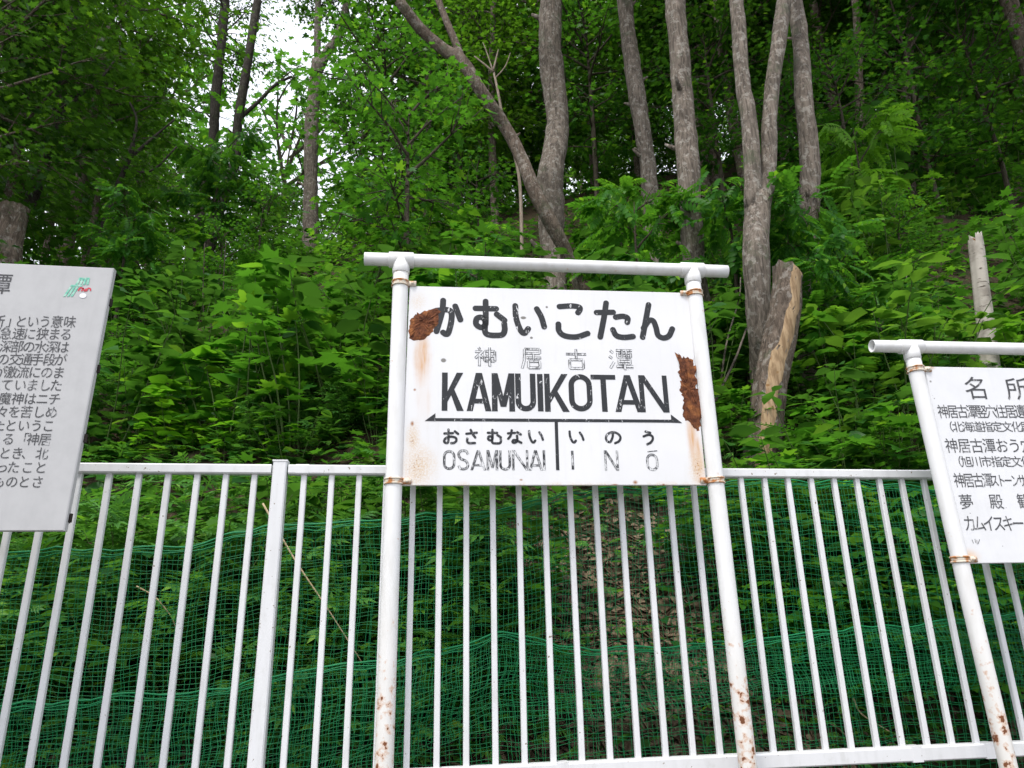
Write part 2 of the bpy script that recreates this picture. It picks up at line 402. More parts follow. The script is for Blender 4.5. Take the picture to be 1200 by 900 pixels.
KANJI = {
 '神': [[(.2, 1), (.27, .88)], [(.04, .77), (.38, .77)], [(.38, .77), (.05, .42)], [(.24, .6), (.24, 0)], [(.28, .56), (.40, .42)]] + _box(.48, .28, .95, .80) + [[(.48, .54), (.95, .54)], [(.71, 1), (.71, 0)]],
 '居': _box(.15, .74, .92, .95) + [[(.15, .74), (.13, .36), (.02, 0)], [(.25, .52), (.98, .52)], [(.6, .68), (.6, .35)]] + _box(.34, .03, .90, .35),
 '古': [[(.02, .74), (.98, .74)], [(.5, 1), (.5, .46)]] + _box(.18, .03, .82, .46),
 '潭': [[(.08, .95), (.2, .82)], [(.02, .65), (.15, .54)], [(.05, .04), (.22, .36)], [(.32, .96), (.99, .96)]] + _box(.38, .60, .92, .82) + [[(.56, .96), (.56, .60)], [(.74, .96), (.74, .60)]] + _box(.42, .26, .88, .50) + [[(.42, .38), (.88, .38)], [(.30, .13), (1, .13)], [(.65, .26), (.65, -.02)]],
}
def latin(mb, ch, x0, x1, z0, z1, wv, d, slant=0):
    W, H = x1-x0, z1-z0
    P = lambda u, v: (x0+u, z0+v)
    D = [d]
    def q(a0, a1, b0, b1): limb_quad(mb, a0, a1, b0, b1, D[0]); D[0] += .00012
    st = wv
    if ch == 'I': q(P(W/2-st/2, 0), P(W/2+st/2, 0), P(W/2-st/2, H), P(W/2+st/2, H))
    elif ch == 'K':
        q(P(0, 0), P(st, 0), P(0, H), P(st, H)); q(P(st*.6, .38*H), P(st*.9, .38*H-st*1.25), P(W-st*1.15, H), P(W, H)); q(P(st*1.35, .52*H), P(st*1.9, .52*H+st*.9), P(W-st*1.1, 0), P(W+st*.1, 0))
    elif ch == 'A':
        q(P(0, 0), P(st*1.05, 0), P(W/2-st*.55, H), P(W/2+st*.5, H)); q(P(W-st*1.05, 0), P(W, 0), P(W/2-st*.5, H), P(W/2+st*.55, H)); q(P(W*.24, .20*H), P(W*.24, .20*H+st*.85), P(W*.76, .20*H), P(W*.76, .20*H+st*.85))
    elif ch == 'M':
        q(P(0, 0), P(st, 0), P(0, H), P(st, H)); q(P(W-st, 0), P(W, 0), P(W-st, H), P(W, H)); q(P(W/2-st*.5, .12*H), P(W/2+st*.45, .12*H), P(0, H), P(st*1.05, H)); q(P(W/2-st*.45, .12*H), P(W/2+st*.5, .12*H), P(W-st*1.05, H), P(W, H))
    elif ch == 'N':
        q(P(0, 0), P(st*.9, 0), P(0, H), P(st*.9, H)); q(P(W-st*.9, 0), P(W, 0), P(W-st*.9, H), P(W, H)); q(P(W-st*1.1, 0), P(W, 0), P(0, H), P(st*1.1, H))
    elif ch == 'T':
        q(P(W/2-st/2, 0), P(W/2+st/2, 0), P(W/2-st/2, H-st*.9), P(W/2+st/2, H-st*.9)); q(P(0, H-st*.9), P(0, H), P(W, H-st*.9), P(W, H))
    elif ch == 'U':
        r = W/2-st/2; pts = [P(st/2, H), P(st/2, H*.6)]+[P(W/2-cos(a)*r, r+st/2-sin(a)*r) for a in np.linspace(0, pi, 15)]+[P(W-st/2, H*.6), P(W-st/2, H)]
        ribbon(mb, pts, st, d, False)
    elif ch == 'O':
        r = W/2-st/2; pts = [P(W/2+cos(a)*r, H-r-st/2+sin(a)*r) for a in np.linspace(0, pi, 15)]+[P(W/2+cos(a)*r, r+st/2+sin(a)*r) for a in np.linspace(pi, 2*pi, 15)]
        pts.append((pts[0][0], pts[0][1]-1e-5)); pts.append(pts[0]); ribbon(mb, pts[:-1]+[pts[0]], st, d, False)
    elif ch == 'S':
        pts = smooth_path([P(W-st*.5, H*.78), P(W*.72, H-st*.5), P(W*.3, H-st*.5), P(st*.5, H*.78), P(W*.28, H*.56), P(W*.72, H*.44), P(W-st*.5, H*.22), P(W*.7, st*.5), P(W*.28, st*.5), P(st*.5, H*.22)])
        ribbon(mb, pts, st, d, False)

# ------------------------------------------------------------------ the station name sign
SA = np.array([-.075, 2.734]); SB = np.array([1.19, 2.694]); SE = (SB-SA)/np.linalg.norm(SB-SA); SN = np.array([-SE[1], SE[0]])
S_RZ = math.atan2(SE[1], SE[0])
class Plane:
    """vertical plane through A with heading e: pixel -> (u along it, z); its things use local x = u, y = behind, z = height"""
    def __init__(s, A, e): s.A = np.asarray(A, float); s.e = np.asarray(e, float)/np.linalg.norm(e); s.n = np.array([-s.e[1], s.e[0]])
    def uz(s, px, py):
        v = ray(px, py); k = (s.A@s.n)/(v[:2]@s.n); q = v[:2]*k - s.A
        return np.array([q@s.e, v[2]*k+CAMZ])
    def rz(s): return math.atan2(s.e[1], s.e[0])
    def loc(s, z=0): return (s.A[0], s.A[1], z)
SP = Plane(SA, SB-SA)
def zpx(zx, zy): return 420+zx/2.72727, 280+zy/2.72727       # enlarged view -> photo pixel
def suz(zx, zy): return SP.uz(*zpx(zx, zy))

def smear(k, c, cx, cz, rx, rz, soft=.35, wob=.25, nz=None):
    """soft elliptical mask in the board's own x/z"""
    s_ = k.sep(c); dx = k.math('DIVIDE', k.math('SUBTRACT', s_[0], cx), rx); dz = k.math('DIVIDE', k.math('SUBTRACT', s_[2], cz), rz)
    d = k.math('SQRT', k.math('ADD', k.math('MULTIPLY', dx, dx), k.math('MULTIPLY', dz, dz)))
    if nz is not None: d = k.math('ADD', d, k.math('MULTIPLY', k.math('SUBTRACT', nz, .5), wob*2))
    return k.step(d, 1.0, 1.0-soft*2)
def smax(k, *a):
    r = a[0]
    for b in a[1:]: r = k.math('MAXIMUM', r, b)
    return r

def mat_enamel():
    k = NT('white_enamel'); c = k.co(); n = k.noise(c, 14, 5, .6); n2 = k.noise(c, 130, 3, .75); ns = k.noise(k.mapv(c, (1, 1, .12)), 34, 4, .6); n3 = k.noise(c, 2.5, 3)
    E_ = lambda zx, zy: tuple(suz(zx, zy))
    def el(zx, zy, rx, rz, soft=.5, wob=.3):
        cx, cz = E_(zx, zy); return smear(k, c, cx, cz, rx, rz, soft, wob, n)
    base = k.mix(k.step(n3, .35, .7), (0.75, 0.75, 0.765), (0.705, 0.705, 0.715))
    base = k.mix(k.math('MULTIPLY', k.step(ns, .50, .78), .4), base, (0.64, 0.63, 0.61))
    streak = k.step(ns, .38, .62)
    # pale orange washes below the flakes, stronger where the streaks run
    wash = smax(k, k.math('MULTIPLY', el(205, 385, .048, .17), 1.0), k.math('MULTIPLY', el(1082, 690, .035, .16), .95), k.math('MULTIPLY', el(1068, 640, .034, .17), .9), k.math('MULTIPLY', el(210, 500, .05, .16), .22))
    base = k.mix(k.math('MULTIPLY', wash, k.math('ADD', .45, k.math('MULTIPLY', streak, .55))), base, (0.58, 0.29, 0.085))
    warm = smax(k, el(190, 730, .10, .14, .5), el(1085, 735, .055, .13, .5), k.math('MULTIPLY', el(190, 200, .05, .06), .5), el(175, 640, .04, .10), k.math('MULTIPLY', el(1060, 185, .04, .03), .5))
    edge = k.step(k.sep(c)[2], suz(600, 770)[1], suz(600, 790)[1]); edge = k.math('MULTIPLY', edge, k.step(n, .46, .60))
    warm = k.math('MAXIMUM', warm, k.math('MULTIPLY', edge, .7))
    fine = k.step(k.noise(c, 150, 4, .7), .40, .60)
    base = k.mix(k.math('MULTIPLY', warm, k.math('ADD', .22, k.math('MULTIPLY', fine, .48))), base, (0.58, 0.37, 0.15))
    v = k.math('ADD', k.math('MULTIPLY', n2, .7), k.math('MULTIPLY', n, .3))
    thr = k.math('SUBTRACT', .735, k.math('MULTIPLY', warm, .20))
    speck = k.step(v, thr, k.math('ADD', thr, .035))
    base = k.mix(k.math('MULTIPLY', speck, .85), base, (0.33, 0.13, 0.035))
    spots = smax(k, el(885, 778, .014, .012), el(180, 482, .008, .008), el(975, 785, .012, .006), el(520, 770, .010, .006), el(1100, 775, .022, .014), el(160, 778, .02, .010), el(592, 157, .012, .005), el(172, 590, .010, .014), el(820, 785, .02, .004))
    base = k.mix(spots, base, k.mix(n2, (0.20, 0.07, 0.025), (0.42, 0.18, 0.05)))
    halo = smax(k, el(213, 276, .050, .050, .45, .5), el(1052, 412, .034, .045, .45, .5), el(1068, 535, .036, .085, .45, .5))
    base = k.mix(halo, base, k.mix(k.step(n2, .4, .6), (0.50, 0.22, 0.06), (0.28, 0.10, 0.03)))
    chip = smax(k, el(272, 388, .013, .011, .2), el(527, 252, .014, .008, .2), el(553, 316, .007, .006, .2), el(602, 218, .006, .006, .2))
    base = k.mix(chip, base, (0.20, 0.19, 0.175))
    return k.end(k.pbsdf(base, k.math('ADD', .42, k.math('MULTIPLY', speck, .4)), .45, normal=k.bump(k.math('ADD', n, k.math('MULTIPLY', speck, .6)), .12, .002)))

def slab(mb, q, t, ybase=0.0):
    """board: four (x, z) corners TL TR BR BL, thickness t behind y = ybase, with a rounded front edge"""
    c = np.mean(q, axis=0); b = .004
    ins = [tuple(np.array(p)+(c-np.array(p))/np.linalg.norm(c-np.array(p))*b) for p in q]
    vs = [(p[0], ybase, p[1]) for p in ins]+[(p[0], ybase+b*.6, p[1]) for p in q]+[(p[0], ybase+t, p[1]) for p in q]
    fs = [(3, 2, 1, 0)]+[(i, (i+1) % 4, 4+(i+1) % 4, 4+i) for i in range(4)]+[(4+i, 4+(i+1) % 4, 8+(i+1) % 4, 8+i) for i in range(4)]+[(8, 9, 10, 11)]
    mb.add(vs, fs)
def blob(mb, outline, depth, rng, bulge=.002, wob=.05):
    """a rough flake: outline of (x, z) points, thin and uneven"""
    p = smooth_path(outline+[outline[0]], 6)[:-1]; c = p.mean(0)
    p = p + rng.normal(size=p.shape)*wob*np.linalg.norm(p-c, axis=1).mean()*.6
    n = len(p); vs = [(q[0], -depth*.2, q[1]) for q in p]; K = 4
    for k_ in range(1, K):
        s_ = 1-k_/K
        vs += [(c[0]+(q[0]-c[0])*s_, -depth-abs(rng.normal())*bulge, c[1]+(q[1]-c[1])*s_) for q in p]
    vs.append((c[0], -depth-bulge, c[1])); fs = []
    for k_ in range(K-1): fs += [(k_*n+i, k_*n+(i+1) % n, (k_+1)*n+(i+1) % n, (k_+1)*n+i) for i in range(n)]
    fs += [((K-1)*n+i, (K-1)*n+(i+1) % n, K*n) for i in range(n)]
    mb.add(vs, fs)

def clamp_part(parent, x, z, side, pr):
    b = MB(); A = np.linspace(0, 2*pi, 25)
    for dz in (-.009, .009): b.tube([(x+cos(a)*(pr+.002), .006+sin(a)*(pr+.002), z+dz) for a in A], .004, 6, False)
    b.tube([(x, .006, z-.010), (x, .006, z+.010)], pr+.0025, 24, True)
    b.box((x+side*(pr+.016), -.003, z), (.034, .006, .022))
    b.tube([(x+side*(pr+.018), -.006, z), (x+side*(pr+.018), -.013, z)], .0065, 6)
    return b.build('clamp', M['clamp'], parent, True)

def build_station_sign():
    rng = np.random.default_rng(5)
    t = thing('station_sign', 'weathered white station name board lettered KAMUIKOTAN hung between two rusty white pipes', 'sign', SP.loc(0), SP.rz())
    pr = .032
    xl0, zl = SP.uz(470, 312); xl1, _ = SP.uz(450.5, 880); xr0, zr = SP.uz(812, 324); xr1, _ = SP.uz(875, 880)
    ztop = SP.uz(640, 309)[1]
    bl = SP.uz(427, 302.5); brr = SP.uz(852.5, 317.5)
    for x0, x1 in ((xl0, xl1), (xr0, xr1)):
        b = MB(); zb = SP.uz(460, 880)[1]; sl = (x1-x0)/(ztop-zb)
        b.tube([(x0+sl*(ztop-z), .006, z) for z in np.linspace(-.25, ztop-.02, 24)], pr, 28); b.build('pole', M['pipe'], t, True)
    b = MB(); b.tube([(x, .006, bl[1]+(brr[1]-bl[1])*(x-bl[0])/(brr[0]-bl[0])) for x in np.linspace(bl[0], brr[0], 20)], .0275, 28)
    b.build('top_bar', M['pipe'], t, True)
    for x in (xl0, xr0):
        zz = bl[1]+(brr[1]-bl[1])*(x-bl[0])/(brr[0]-bl[0])
        b = MB(); b.tube([(x-.052, .006, zz), (x-.050, .006, zz), (x+.050, .006, zz), (x+.052, .006, zz)], [.030, .0335, .0335, .030], 28)
        b.tube([(x, .006, zz), (x, .006, zz-.062), (x, .006, zz-.064)], [.0355, .0355, .034], 28); b.build('tee_joint', M['pipe'], t, True)
    q = [SP.uz(480, 335), SP.uz(807, 343), SP.uz(828, 568.5), SP.uz(470, 569)]
    b = MB(); slab(b, q, .012); bo = b.build('board', mat_enamel(), t)
    for (zx, zy), sd in (((138, 143), 1), ((1068, 175), -1), ((118, 775), 1), ((1142, 772), -1)):
        u = suz(zx, zy); x = (xl0+(xl1-xl0)*(ztop-u[1])/(ztop-SP.uz(460, 880)[1])) if sd > 0 else (xr0+(xr1-xr0)*(ztop-u[1])/(ztop-SP.uz(460, 880)[1]))
        clamp_part(t, x, u[1], sd, pr)
    # lettering, each line a mesh of its own on the board
    def glyphs(dic, items, wd, name, mat, sm=True):
        mb = MB()
        for ch, x0, x1, y0, y1 in items:
            a = suz(x0, y1); c2 = suz(x1, y0); D = .0009
            for st in dic[ch]:
                p = smooth_path(st) if sm else np.array(st, float)
                p = np.stack([a[0]+wd/2+(c2[0]-a[0]-wd)*p[:, 0], a[1]+wd/2+(c2[1]-a[1]-wd)*p[:, 1]], 1)
                ribbon(mb, p, wd, D, sm); D += .00012
        return mb.build(name, mat, bo)
    glyphs(KANA, [('か', 238, 338, 190, 315), ('む', 362, 478, 193, 318), ('い', 492, 606, 205, 314), ('こ', 628, 738, 203, 324), ('た', 755, 880, 199, 325), ('ん', 897, 1007, 204, 327)], .0245, 'kana_lettering', M['ink_big'])
    glyphs(KANJI, [('神', 366, 443, 344, 410), ('居', 518, 588, 346, 417), ('古', 660, 732, 349, 419), ('潭', 798, 878, 351, 419)], .0105, 'kanji_lettering', M['ink_kanji'], False)
    mb = MB()
    for ch, x0, x1, y0, y1 in [('K', 266, 335, 428, 549), ('A', 346, 424, 429, 550), ('M', 427, 498, 430, 551), ('U', 503, 565, 431, 551), ('I', 570, 592, 432, 551), ('K', 597, 668, 432, 552), ('O', 675, 744, 433, 551), ('T', 748, 820, 435, 552), ('A', 822, 901, 436, 553), ('N', 903, 984, 437, 554)]:
        a = suz(x0, y1); c2 = suz(x1, y0); latin(mb, ch, a[0], c2[0], a[1], c2[1], .0225, .0009)
    mb.build('station_name_lettering', M['ink_big'], bo)
    glyphs(KANA, [('お', 268, 324, 606, 658), ('さ', 338, 386, 607, 658), ('む', 409, 460, 607, 658), ('な', 473, 526, 608, 657), ('い', 542, 595, 610, 656), ('い', 672, 724, 611, 656), ('の', 786, 842, 610, 658), ('う', 905, 950, 611, 660)], .0095, 'small_kana_lettering', M['ink_small'])
    mb = MB()
    for ch, x0, x1, y0, y1 in [('O', 270, 310, 675, 738), ('S', 316, 354, 674, 738), ('A', 358, 408, 675, 739), ('M', 410, 446, 675, 739), ('U', 450, 487, 676, 740), ('N', 492, 542, 675, 739), ('A', 545, 588, 675, 740), ('I', 589, 598, 675, 739), ('I', 680, 689, 677, 737), ('N', 788, 829, 676, 740), ('O', 922, 956, 686, 741)]:
        a = suz(x0, y1); c2 = suz(x1, y0); latin(mb, ch, a[0], c2[0], a[1], c2[1], .0095, .0009)
    a = suz(924, 680); c2 = suz(955, 677); ribbon(mb, [a, c2], .004, .0009, False)
    mb.build('faded_latin_lettering', M['ink_latin'], bo)
    mb = MB(); a = suz(212, 577); c2 = suz(1034, 584); e1 = suz(246, 577.5); e2 = suz(1000, 582.5)
    ribbon(mb, [e1, e2], .0125, .0009, False)
    for tip, e, sg in ((a, e1, -1), (c2, e2, 1)):
        up = suz(246, 557) if sg < 0 else suz(1000, 561)
        vs = [(tip[0], -.0011, tip[1]-.006), (e[0], -.0011, up[1]), (e[0], -.0011, e[1]-.00625)]
        f = (0, 1, 2); f = f if tri_n(vs, f) < 0 else f[::-1]; mb.add(vs, [f], 0, [1, 1, .2])
    v0 = suz(632, 582); v1 = suz(637, 739); ribbon(mb, [v0, v1], .0130, .0012, False)
    mb.build('direction_arrow', M['ink_big'], bo)
    for pts in ([(166, 258), (190, 238), (225, 228), (262, 222), (258, 262), (244, 284), (214, 316), (168, 320), (164, 288)],
                [(1014, 368), (1030, 372), (1050, 380), (1066, 386), (1076, 402), (1075, 432), (1080, 458), (1088, 490), (1093, 530), (1094, 572), (1086, 606), (1076, 609), (1062, 592), (1044, 572), (1038, 540), (1040, 510), (1028, 486), (1032, 455), (1026, 436), (1028, 408)]):
        mb = MB(); blob(mb, [tuple(suz(*p)) for p in pts], .0022, rng, .0018, .09); mb.build('rust_flake', M['rust'], bo)
    return t
build_station_sign()

# ------------------------------------------------------------------ font lettering for the two side boards
_gl = {}
def glyph(ch):
    if ch in _gl: return _gl[ch]
    cu = bpy.data.curves.new('glyph', 'FONT'); cu.body = ch; cu.size = 1.0; cu.resolution_u = 3; cu.fill_mode = 'FRONT'
    o = bpy.data.objects.new('glyph', cu); COL.objects.link(o)
    dg = bpy.context.evaluated_depsgraph_get(); me = bpy.data.meshes.new_from_object(o.evaluated_get(dg))
    V = np.array([v.co[:2] for v in me.vertices]); F = [tuple(p.vertices) for p in me.polygons]
    bpy.data.objects.remove(o); bpy.data.curves.remove(cu); bpy.data.meshes.remove(me)
    _gl[ch] = (V, F); return _gl[ch]
def put_char(mb, P, ch, px, py, wpx, hpx, depth=.0012):
    V, F = glyph(ch)
    if len(V) == 0: return
    a = P.uz(px-wpx/2, py); b = P.uz(px+wpx/2, py); c = P.uz(px, py-hpx/2); d = P.uz(px, py+hpx/2)
    w_, h_ = b[0]-a[0], c[1]-d[1]; o = P.uz(px, py)
    # the em box of the CJK face: about 1 wide, centred .36 above the baseline
    Q = [(o[0]+(v[0]-EMX)*w_*EMS, -depth, o[1]+(v[1]-EMY)*h_*EMS) for v in V]
    fs = [f if tri_n(Q, f) < 0 else f[::-1] for f in F]
    mb.add(Q, fs)
_v = glyph('国')[0]; EMX = (_v[:, 0].min()+_v[:, 0].max())/2; EMY = (_v[:, 1].min()+_v[:, 1].max())/2; EMS = .94/(_v[:, 0].max()-_v[:, 0].min())
print('EM', EMX, EMY, EMS, _v.min(0), _v.max(0))

def mat_board(name, base, base2, stains):
    k = NT(name); c = k.co(); n = k.noise(c, 12, 5, .6); ns = k.noise(k.mapv(c, (1, 1, .1)), 26, 4); n2 = k.noise(c, 120, 3)
    col = k.mix(k.step(n, .35, .7), base, base2); col = k.mix(k.math('MULTIPLY', k.step(ns, .5, .8), .35), col, tuple(x*.86 for x in base2))
    col = k.mix(k.step(n2, .74, .78), col, (0.17, 0.15, 0.13))
    for (cx, cz, rx, rz, cl, f) in stains:
        m = smear(k, c, cx, cz, rx, rz, .5, .3, n); col = k.mix(k.math('MULTIPLY', m, f), col, cl)
    return k.end(k.pbsdf(col, .45, .4, normal=k.bump(n, .08, .002)))

# left board: text of the place's legend, cut off by its own width to the left of the view
LP = Plane((-1.0, 2.33), (1, 0.0))
def build_legend_board():
    t = thing('legend_board', 'grey-white explanatory board of handwritten Japanese lines with a green emblem', 'sign board', LP.loc(0), LP.rz())
    tr = LP.uz(133.5, 314); br = LP.uz(75, 622); zt, zb = tr[1], br[1]
    tl, bl = (tr[0]-1.35, zt+.002), (br[0]-1.35, zb)
    b = MB(); slab(b, [tl, tuple(tr), tuple(br), bl], .022)
    o = b.build('board', mat_board('grey_board', (0.47, 0.47, 0.475), (0.43, 0.43, 0.435), []), t)
    for x in (-1.14, -.36):
        b = MB(); b.box((x, .055, (zt+.02-.3)/2), (.06, .06, zt-.02+.3), bev=.004); b.build('post', M['fence'], t)
    b = MB()
    for z in (zt-.09, zb+.09): b.box((-.68, .034, z), (1.22, .018, .04), bev=.003)
    b.build('rear_batten', M['clamp'], t)
    for py in (352, 430, 512, 606):
        u = LP.uz(133.5-(py-314)*.19, py); b = MB(); b.box((u[0]-.001, .020, u[1]), (.016, .012, .026), bev=.003); b.box((u[0]-.03, .026, u[1]), (.06, .006, .03)); b.build('bracket', M['bark_dark'], t)
    rows = [('所」という意味', [-1.5, 15, 25, 39, 53, 67, 82], 377), ('が急速に狭まる', [-7, 7, 22, 35, 50, 64, 77.5], 391.5), ('深部の水深は', [7, 20.5, 34, 47.5, 61, 74], 406.6),
            ('の交通手段が', [4, 18, 31, 44, 58, 71], 421.5), ('が激流にのま', [0, 13, 27, 41, 55, 69], 436.5), ('えていました', [-5, 8, 24, 38, 53, 66], 451.5),
            ('魔神はニチ', [6, 21, 35.5, 50, 64], 467.6), ('々を苦しめ', [3, 17, 31, 46, 60.5], 483), ('たというこ', [-1, 13, 28, 43, 57], 499),
            ('る「神居', [10, 26, 39, 53], 515), ('とき、北', [6, 20.5, 33, 49.5], 531.5), ('ったこと', [3, 16, 32.5, 48], 548), ('ものとさ', [-1, 14, 28.5, 44], 565)]
    mb = MB()
    for s_, xs, y in rows:
        for ch, x in zip(s_, xs):
            put_char(mb, LP, ch, x, y+(x-40)*.012, 13.6, 13.6)
    put_char(mb, LP, '潭', 1.5, 333, 23, 23)
    mb.build('legend_lettering', M['ink_board'], o)
    # emblem: slanted green bars beside red strokes over a white disc
    mb = MB(); E = lambda zx, zy: tuple(LP.uz(zx/5.6286, 300+zy/5.625))
    def quad(m_, a, b_, c_, d_, dp):
        vs = [(p[0], -dp, p[1]) for p in (E(*a), E(*b_), E(*c_), E(*d_))]; f = (0, 1, 2, 3); m_.add(vs, [f if tri_n(vs, f) < 0 else f[::-1]])
    for i in range(4):
        quad(mb, (497+i*24, 190), (513+i*24, 190), (540+i*18, 143), (524+i*18, 143), .0012)
    for i in range(3):
        quad(mb, (416+i*24, 268), (432+i*24, 268), (476+i*22, 205), (460+i*22, 205), .0012)
    quad(mb, (462, 203), (540, 203), (545, 191), (470, 191), .0014)
    mb.build('emblem_bars', mat_simple('emblem_green', (0.10, 0.46, 0.33), .5, .4, 60, (0.42, 0.62, 0.53)), o)
    mb = MB()
    for p in ([(518, 228), (530, 212), (548, 214), (540, 230)], [(550, 214), (560, 232), (568, 218)], [(572, 230), (582, 214), (596, 216), (598, 228)]):
        ribbon(mb, smooth_path([E(*q) for q in p]), .0045, .0012)
    mb.build('emblem_strokes', mat_simple('emblem_red', (0.55, 0.05, 0.07), .5), o)
    mb = MB(); c = E(548, 262); ring = [(c[0]+cos(a)*.011, -.0012, c[1]+sin(a)*.009) for a in np.linspace(0, 2*pi, 20, endpoint=False)]
    mb.add(ring, [tuple(range(20)) if tri_n(ring, (0, 1, 2)) < 0 else tuple(range(19, -1, -1))]); mb.build('emblem_disc', mat_simple('emblem_white', (0.75, 0.75, 0.78), .5), o)
build_legend_board()

# right board: list of sights on a second pipe frame
RP = Plane((2.0667, 2.60), (cos(radians(-3.5)), sin(radians(-3.5))))
def build_sights_sign():
    t = thing('sights_sign', 'white Japanese board listing sights headed 名所 on a lower white pipe frame', 'sign', RP.loc(0), RP.rz())
    pr = .030
    bl = RP.uz(1022.5, 405); b2 = RP.uz(1200, 408.5); sl = (b2[1]-bl[1])/(b2[0]-bl[0]); L = 1.32
    x0, z0 = RP.uz(1069, 412); x1, z1 = RP.uz(1181, 890); k_ = (x1-x0)/(z0-z1)
    for off in (0, 1.16):
        b = MB(); b.tube([(x0+off+k_*(z0-z), .006, z) for z in np.linspace(-.25, z0, 22)], pr, 26); b.build('pole', M['pipe'], t, True)
        b = MB(); zz = bl[1]+sl*(x0+off-bl[0]); x = x0+off
        b.tube([(x-.050, .006, zz), (x-.048, .006, zz), (x+.048, .006, zz), (x+.05, .006, zz)], [.028, .031, .031, .028], 26)
        b.tube([(x, .006, zz), (x, .006, zz-.055), (x, .006, zz-.057)], [.033, .033, .031], 26); b.build('tee_joint', M['pipe'], t, True)
    b = MB(); ts = np.linspace(0, L, 20); b.tube([(bl[0]+a, .006, bl[1]+sl*a) for a in ts], .0262, 26, cap=False)
    ring = [(bl[0], .006+cos(a)*r, bl[1]+sin(a)*r) for r in (.0262, .021) for a in np.linspace(0, 2*pi, 26, endpoint=False)]
    inner = [(bl[0]+.05, .006+cos(a)*.021, bl[1]+sin(a)*.021) for a in np.linspace(0, 2*pi, 26, endpoint=False)]
    b.add(ring+inner, [(i, 26+i, 26+(i+1) % 26, (i+1) % 26) for i in range(26)]+[(26+i, 52+i, 52+(i+1) % 26, 26+(i+1) % 26) for i in range(26)]+[tuple(range(52, 78))])
    b.build('top_bar', M['pipe'], t, True)
    tl = RP.uz(1083, 429.5); t1 = RP.uz(1199, 431.5); bb = RP.uz(1131, 660.5)
    xl0 = tl[0]; wd = 1.05; s2 = (t1[1]-tl[1])/(t1[0]-tl[0])
    q = [tuple(tl), (tl[0]+wd, tl[1]+s2*wd), (bb[0]+wd, bb[1]), tuple(bb)]
    u1 = RP.uz(1126, 655); u2 = RP.uz(1090, 430)
    b = MB(); slab(b, q, .012)
    bo = b.build('board', mat_board('white_board', (0.735, 0.74, 0.76), (0.70, 0.705, 0.72), [(u1[0]+.03, u1[1]+.01, .07, .04, (0.62, 0.36, 0.14), .6), (u2[0], u2[1], .03, .02, (0.45, 0.22, 0.08), .7)]
        + [(*RP.uz(1090.5, 447), .007, .007, (0.16, 0.15, 0.14), 1.), (*RP.uz(1095, 467), .004, .004, (0.16, 0.15, 0.14), 1.), (*RP.uz(1137, 601.5), .005, .003, (0.1, 0.09, 0.09), 1.), (*RP.uz(1175, 640), .003, .003, (0.1, 0.09, 0.09), 1.), (*RP.uz(1179, 595), .003, .003, (0.1, 0.09, 0.09), 1.)]), t)
    for py in (433, 656):
        z = RP.uz(1100, py)[1]; clamp_part(t, x0+k_*(z0-z), z, 1, pr); clamp_part(t, x0+1.16+k_*(z0-z), z, -1, pr)
    mb = MB(); Zx = lambda x: 1070+x/3.6; Zy = lambda y: 420+y/3.6
    def row(s_, x, y, pitch, wz, hz):
        for i, ch in enumerate(s_): put_char(mb, RP, ch, Zx(x+i*pitch), Zy(y), wz/3.6, hz/3.6)
    put_char(mb, RP, '名', Zx(266), Zy(127), 92/3.6, 90/3.6); put_char(mb, RP, '所', Zx(440), Zy(130), 92/3.6, 90/3.6)
    row('神居古潭竪穴住居遺跡', 126, 225, 40.5, 42, 54); row('（北海道指定文化財', 146, 289, 41.5, 42, 42); row('神居古潭おう穴', 162, 369, 53, 50, 58)
    row('（旭川市指定文化', 183, 436, 42, 42, 44); row('神居古潭', 194, 515, 40, 42, 58); row('ストーンサー', 343, 516, 29, 32, 52)
    put_char(mb, RP, '夢', Zx(224), Zy(606), 54/3.6, 60/3.6); put_char(mb, RP, '殿', Zx(350), Zy(605), 54/3.6, 60/3.6); put_char(mb, RP, '観', Zx(468), Zy(603), 54/3.6, 60/3.6)
    row('カムイスキー', 238, 697, 41, 48, 66)
    mb.build('sights_lettering', M['ink_board'], bo)
    mb = MB()
    for p in ([(248, 765), (254, 780)], [(260, 762), (264, 778)], [(280, 764), (274, 782)], [(268, 766), (270, 784)]):
        ribbon(mb, [RP.uz(Zx(a), Zy(c)) for a, c in p], .0018, .0012)
    mb.build('scratch_mark', M['ink_board'], bo)
build_sights_sign()

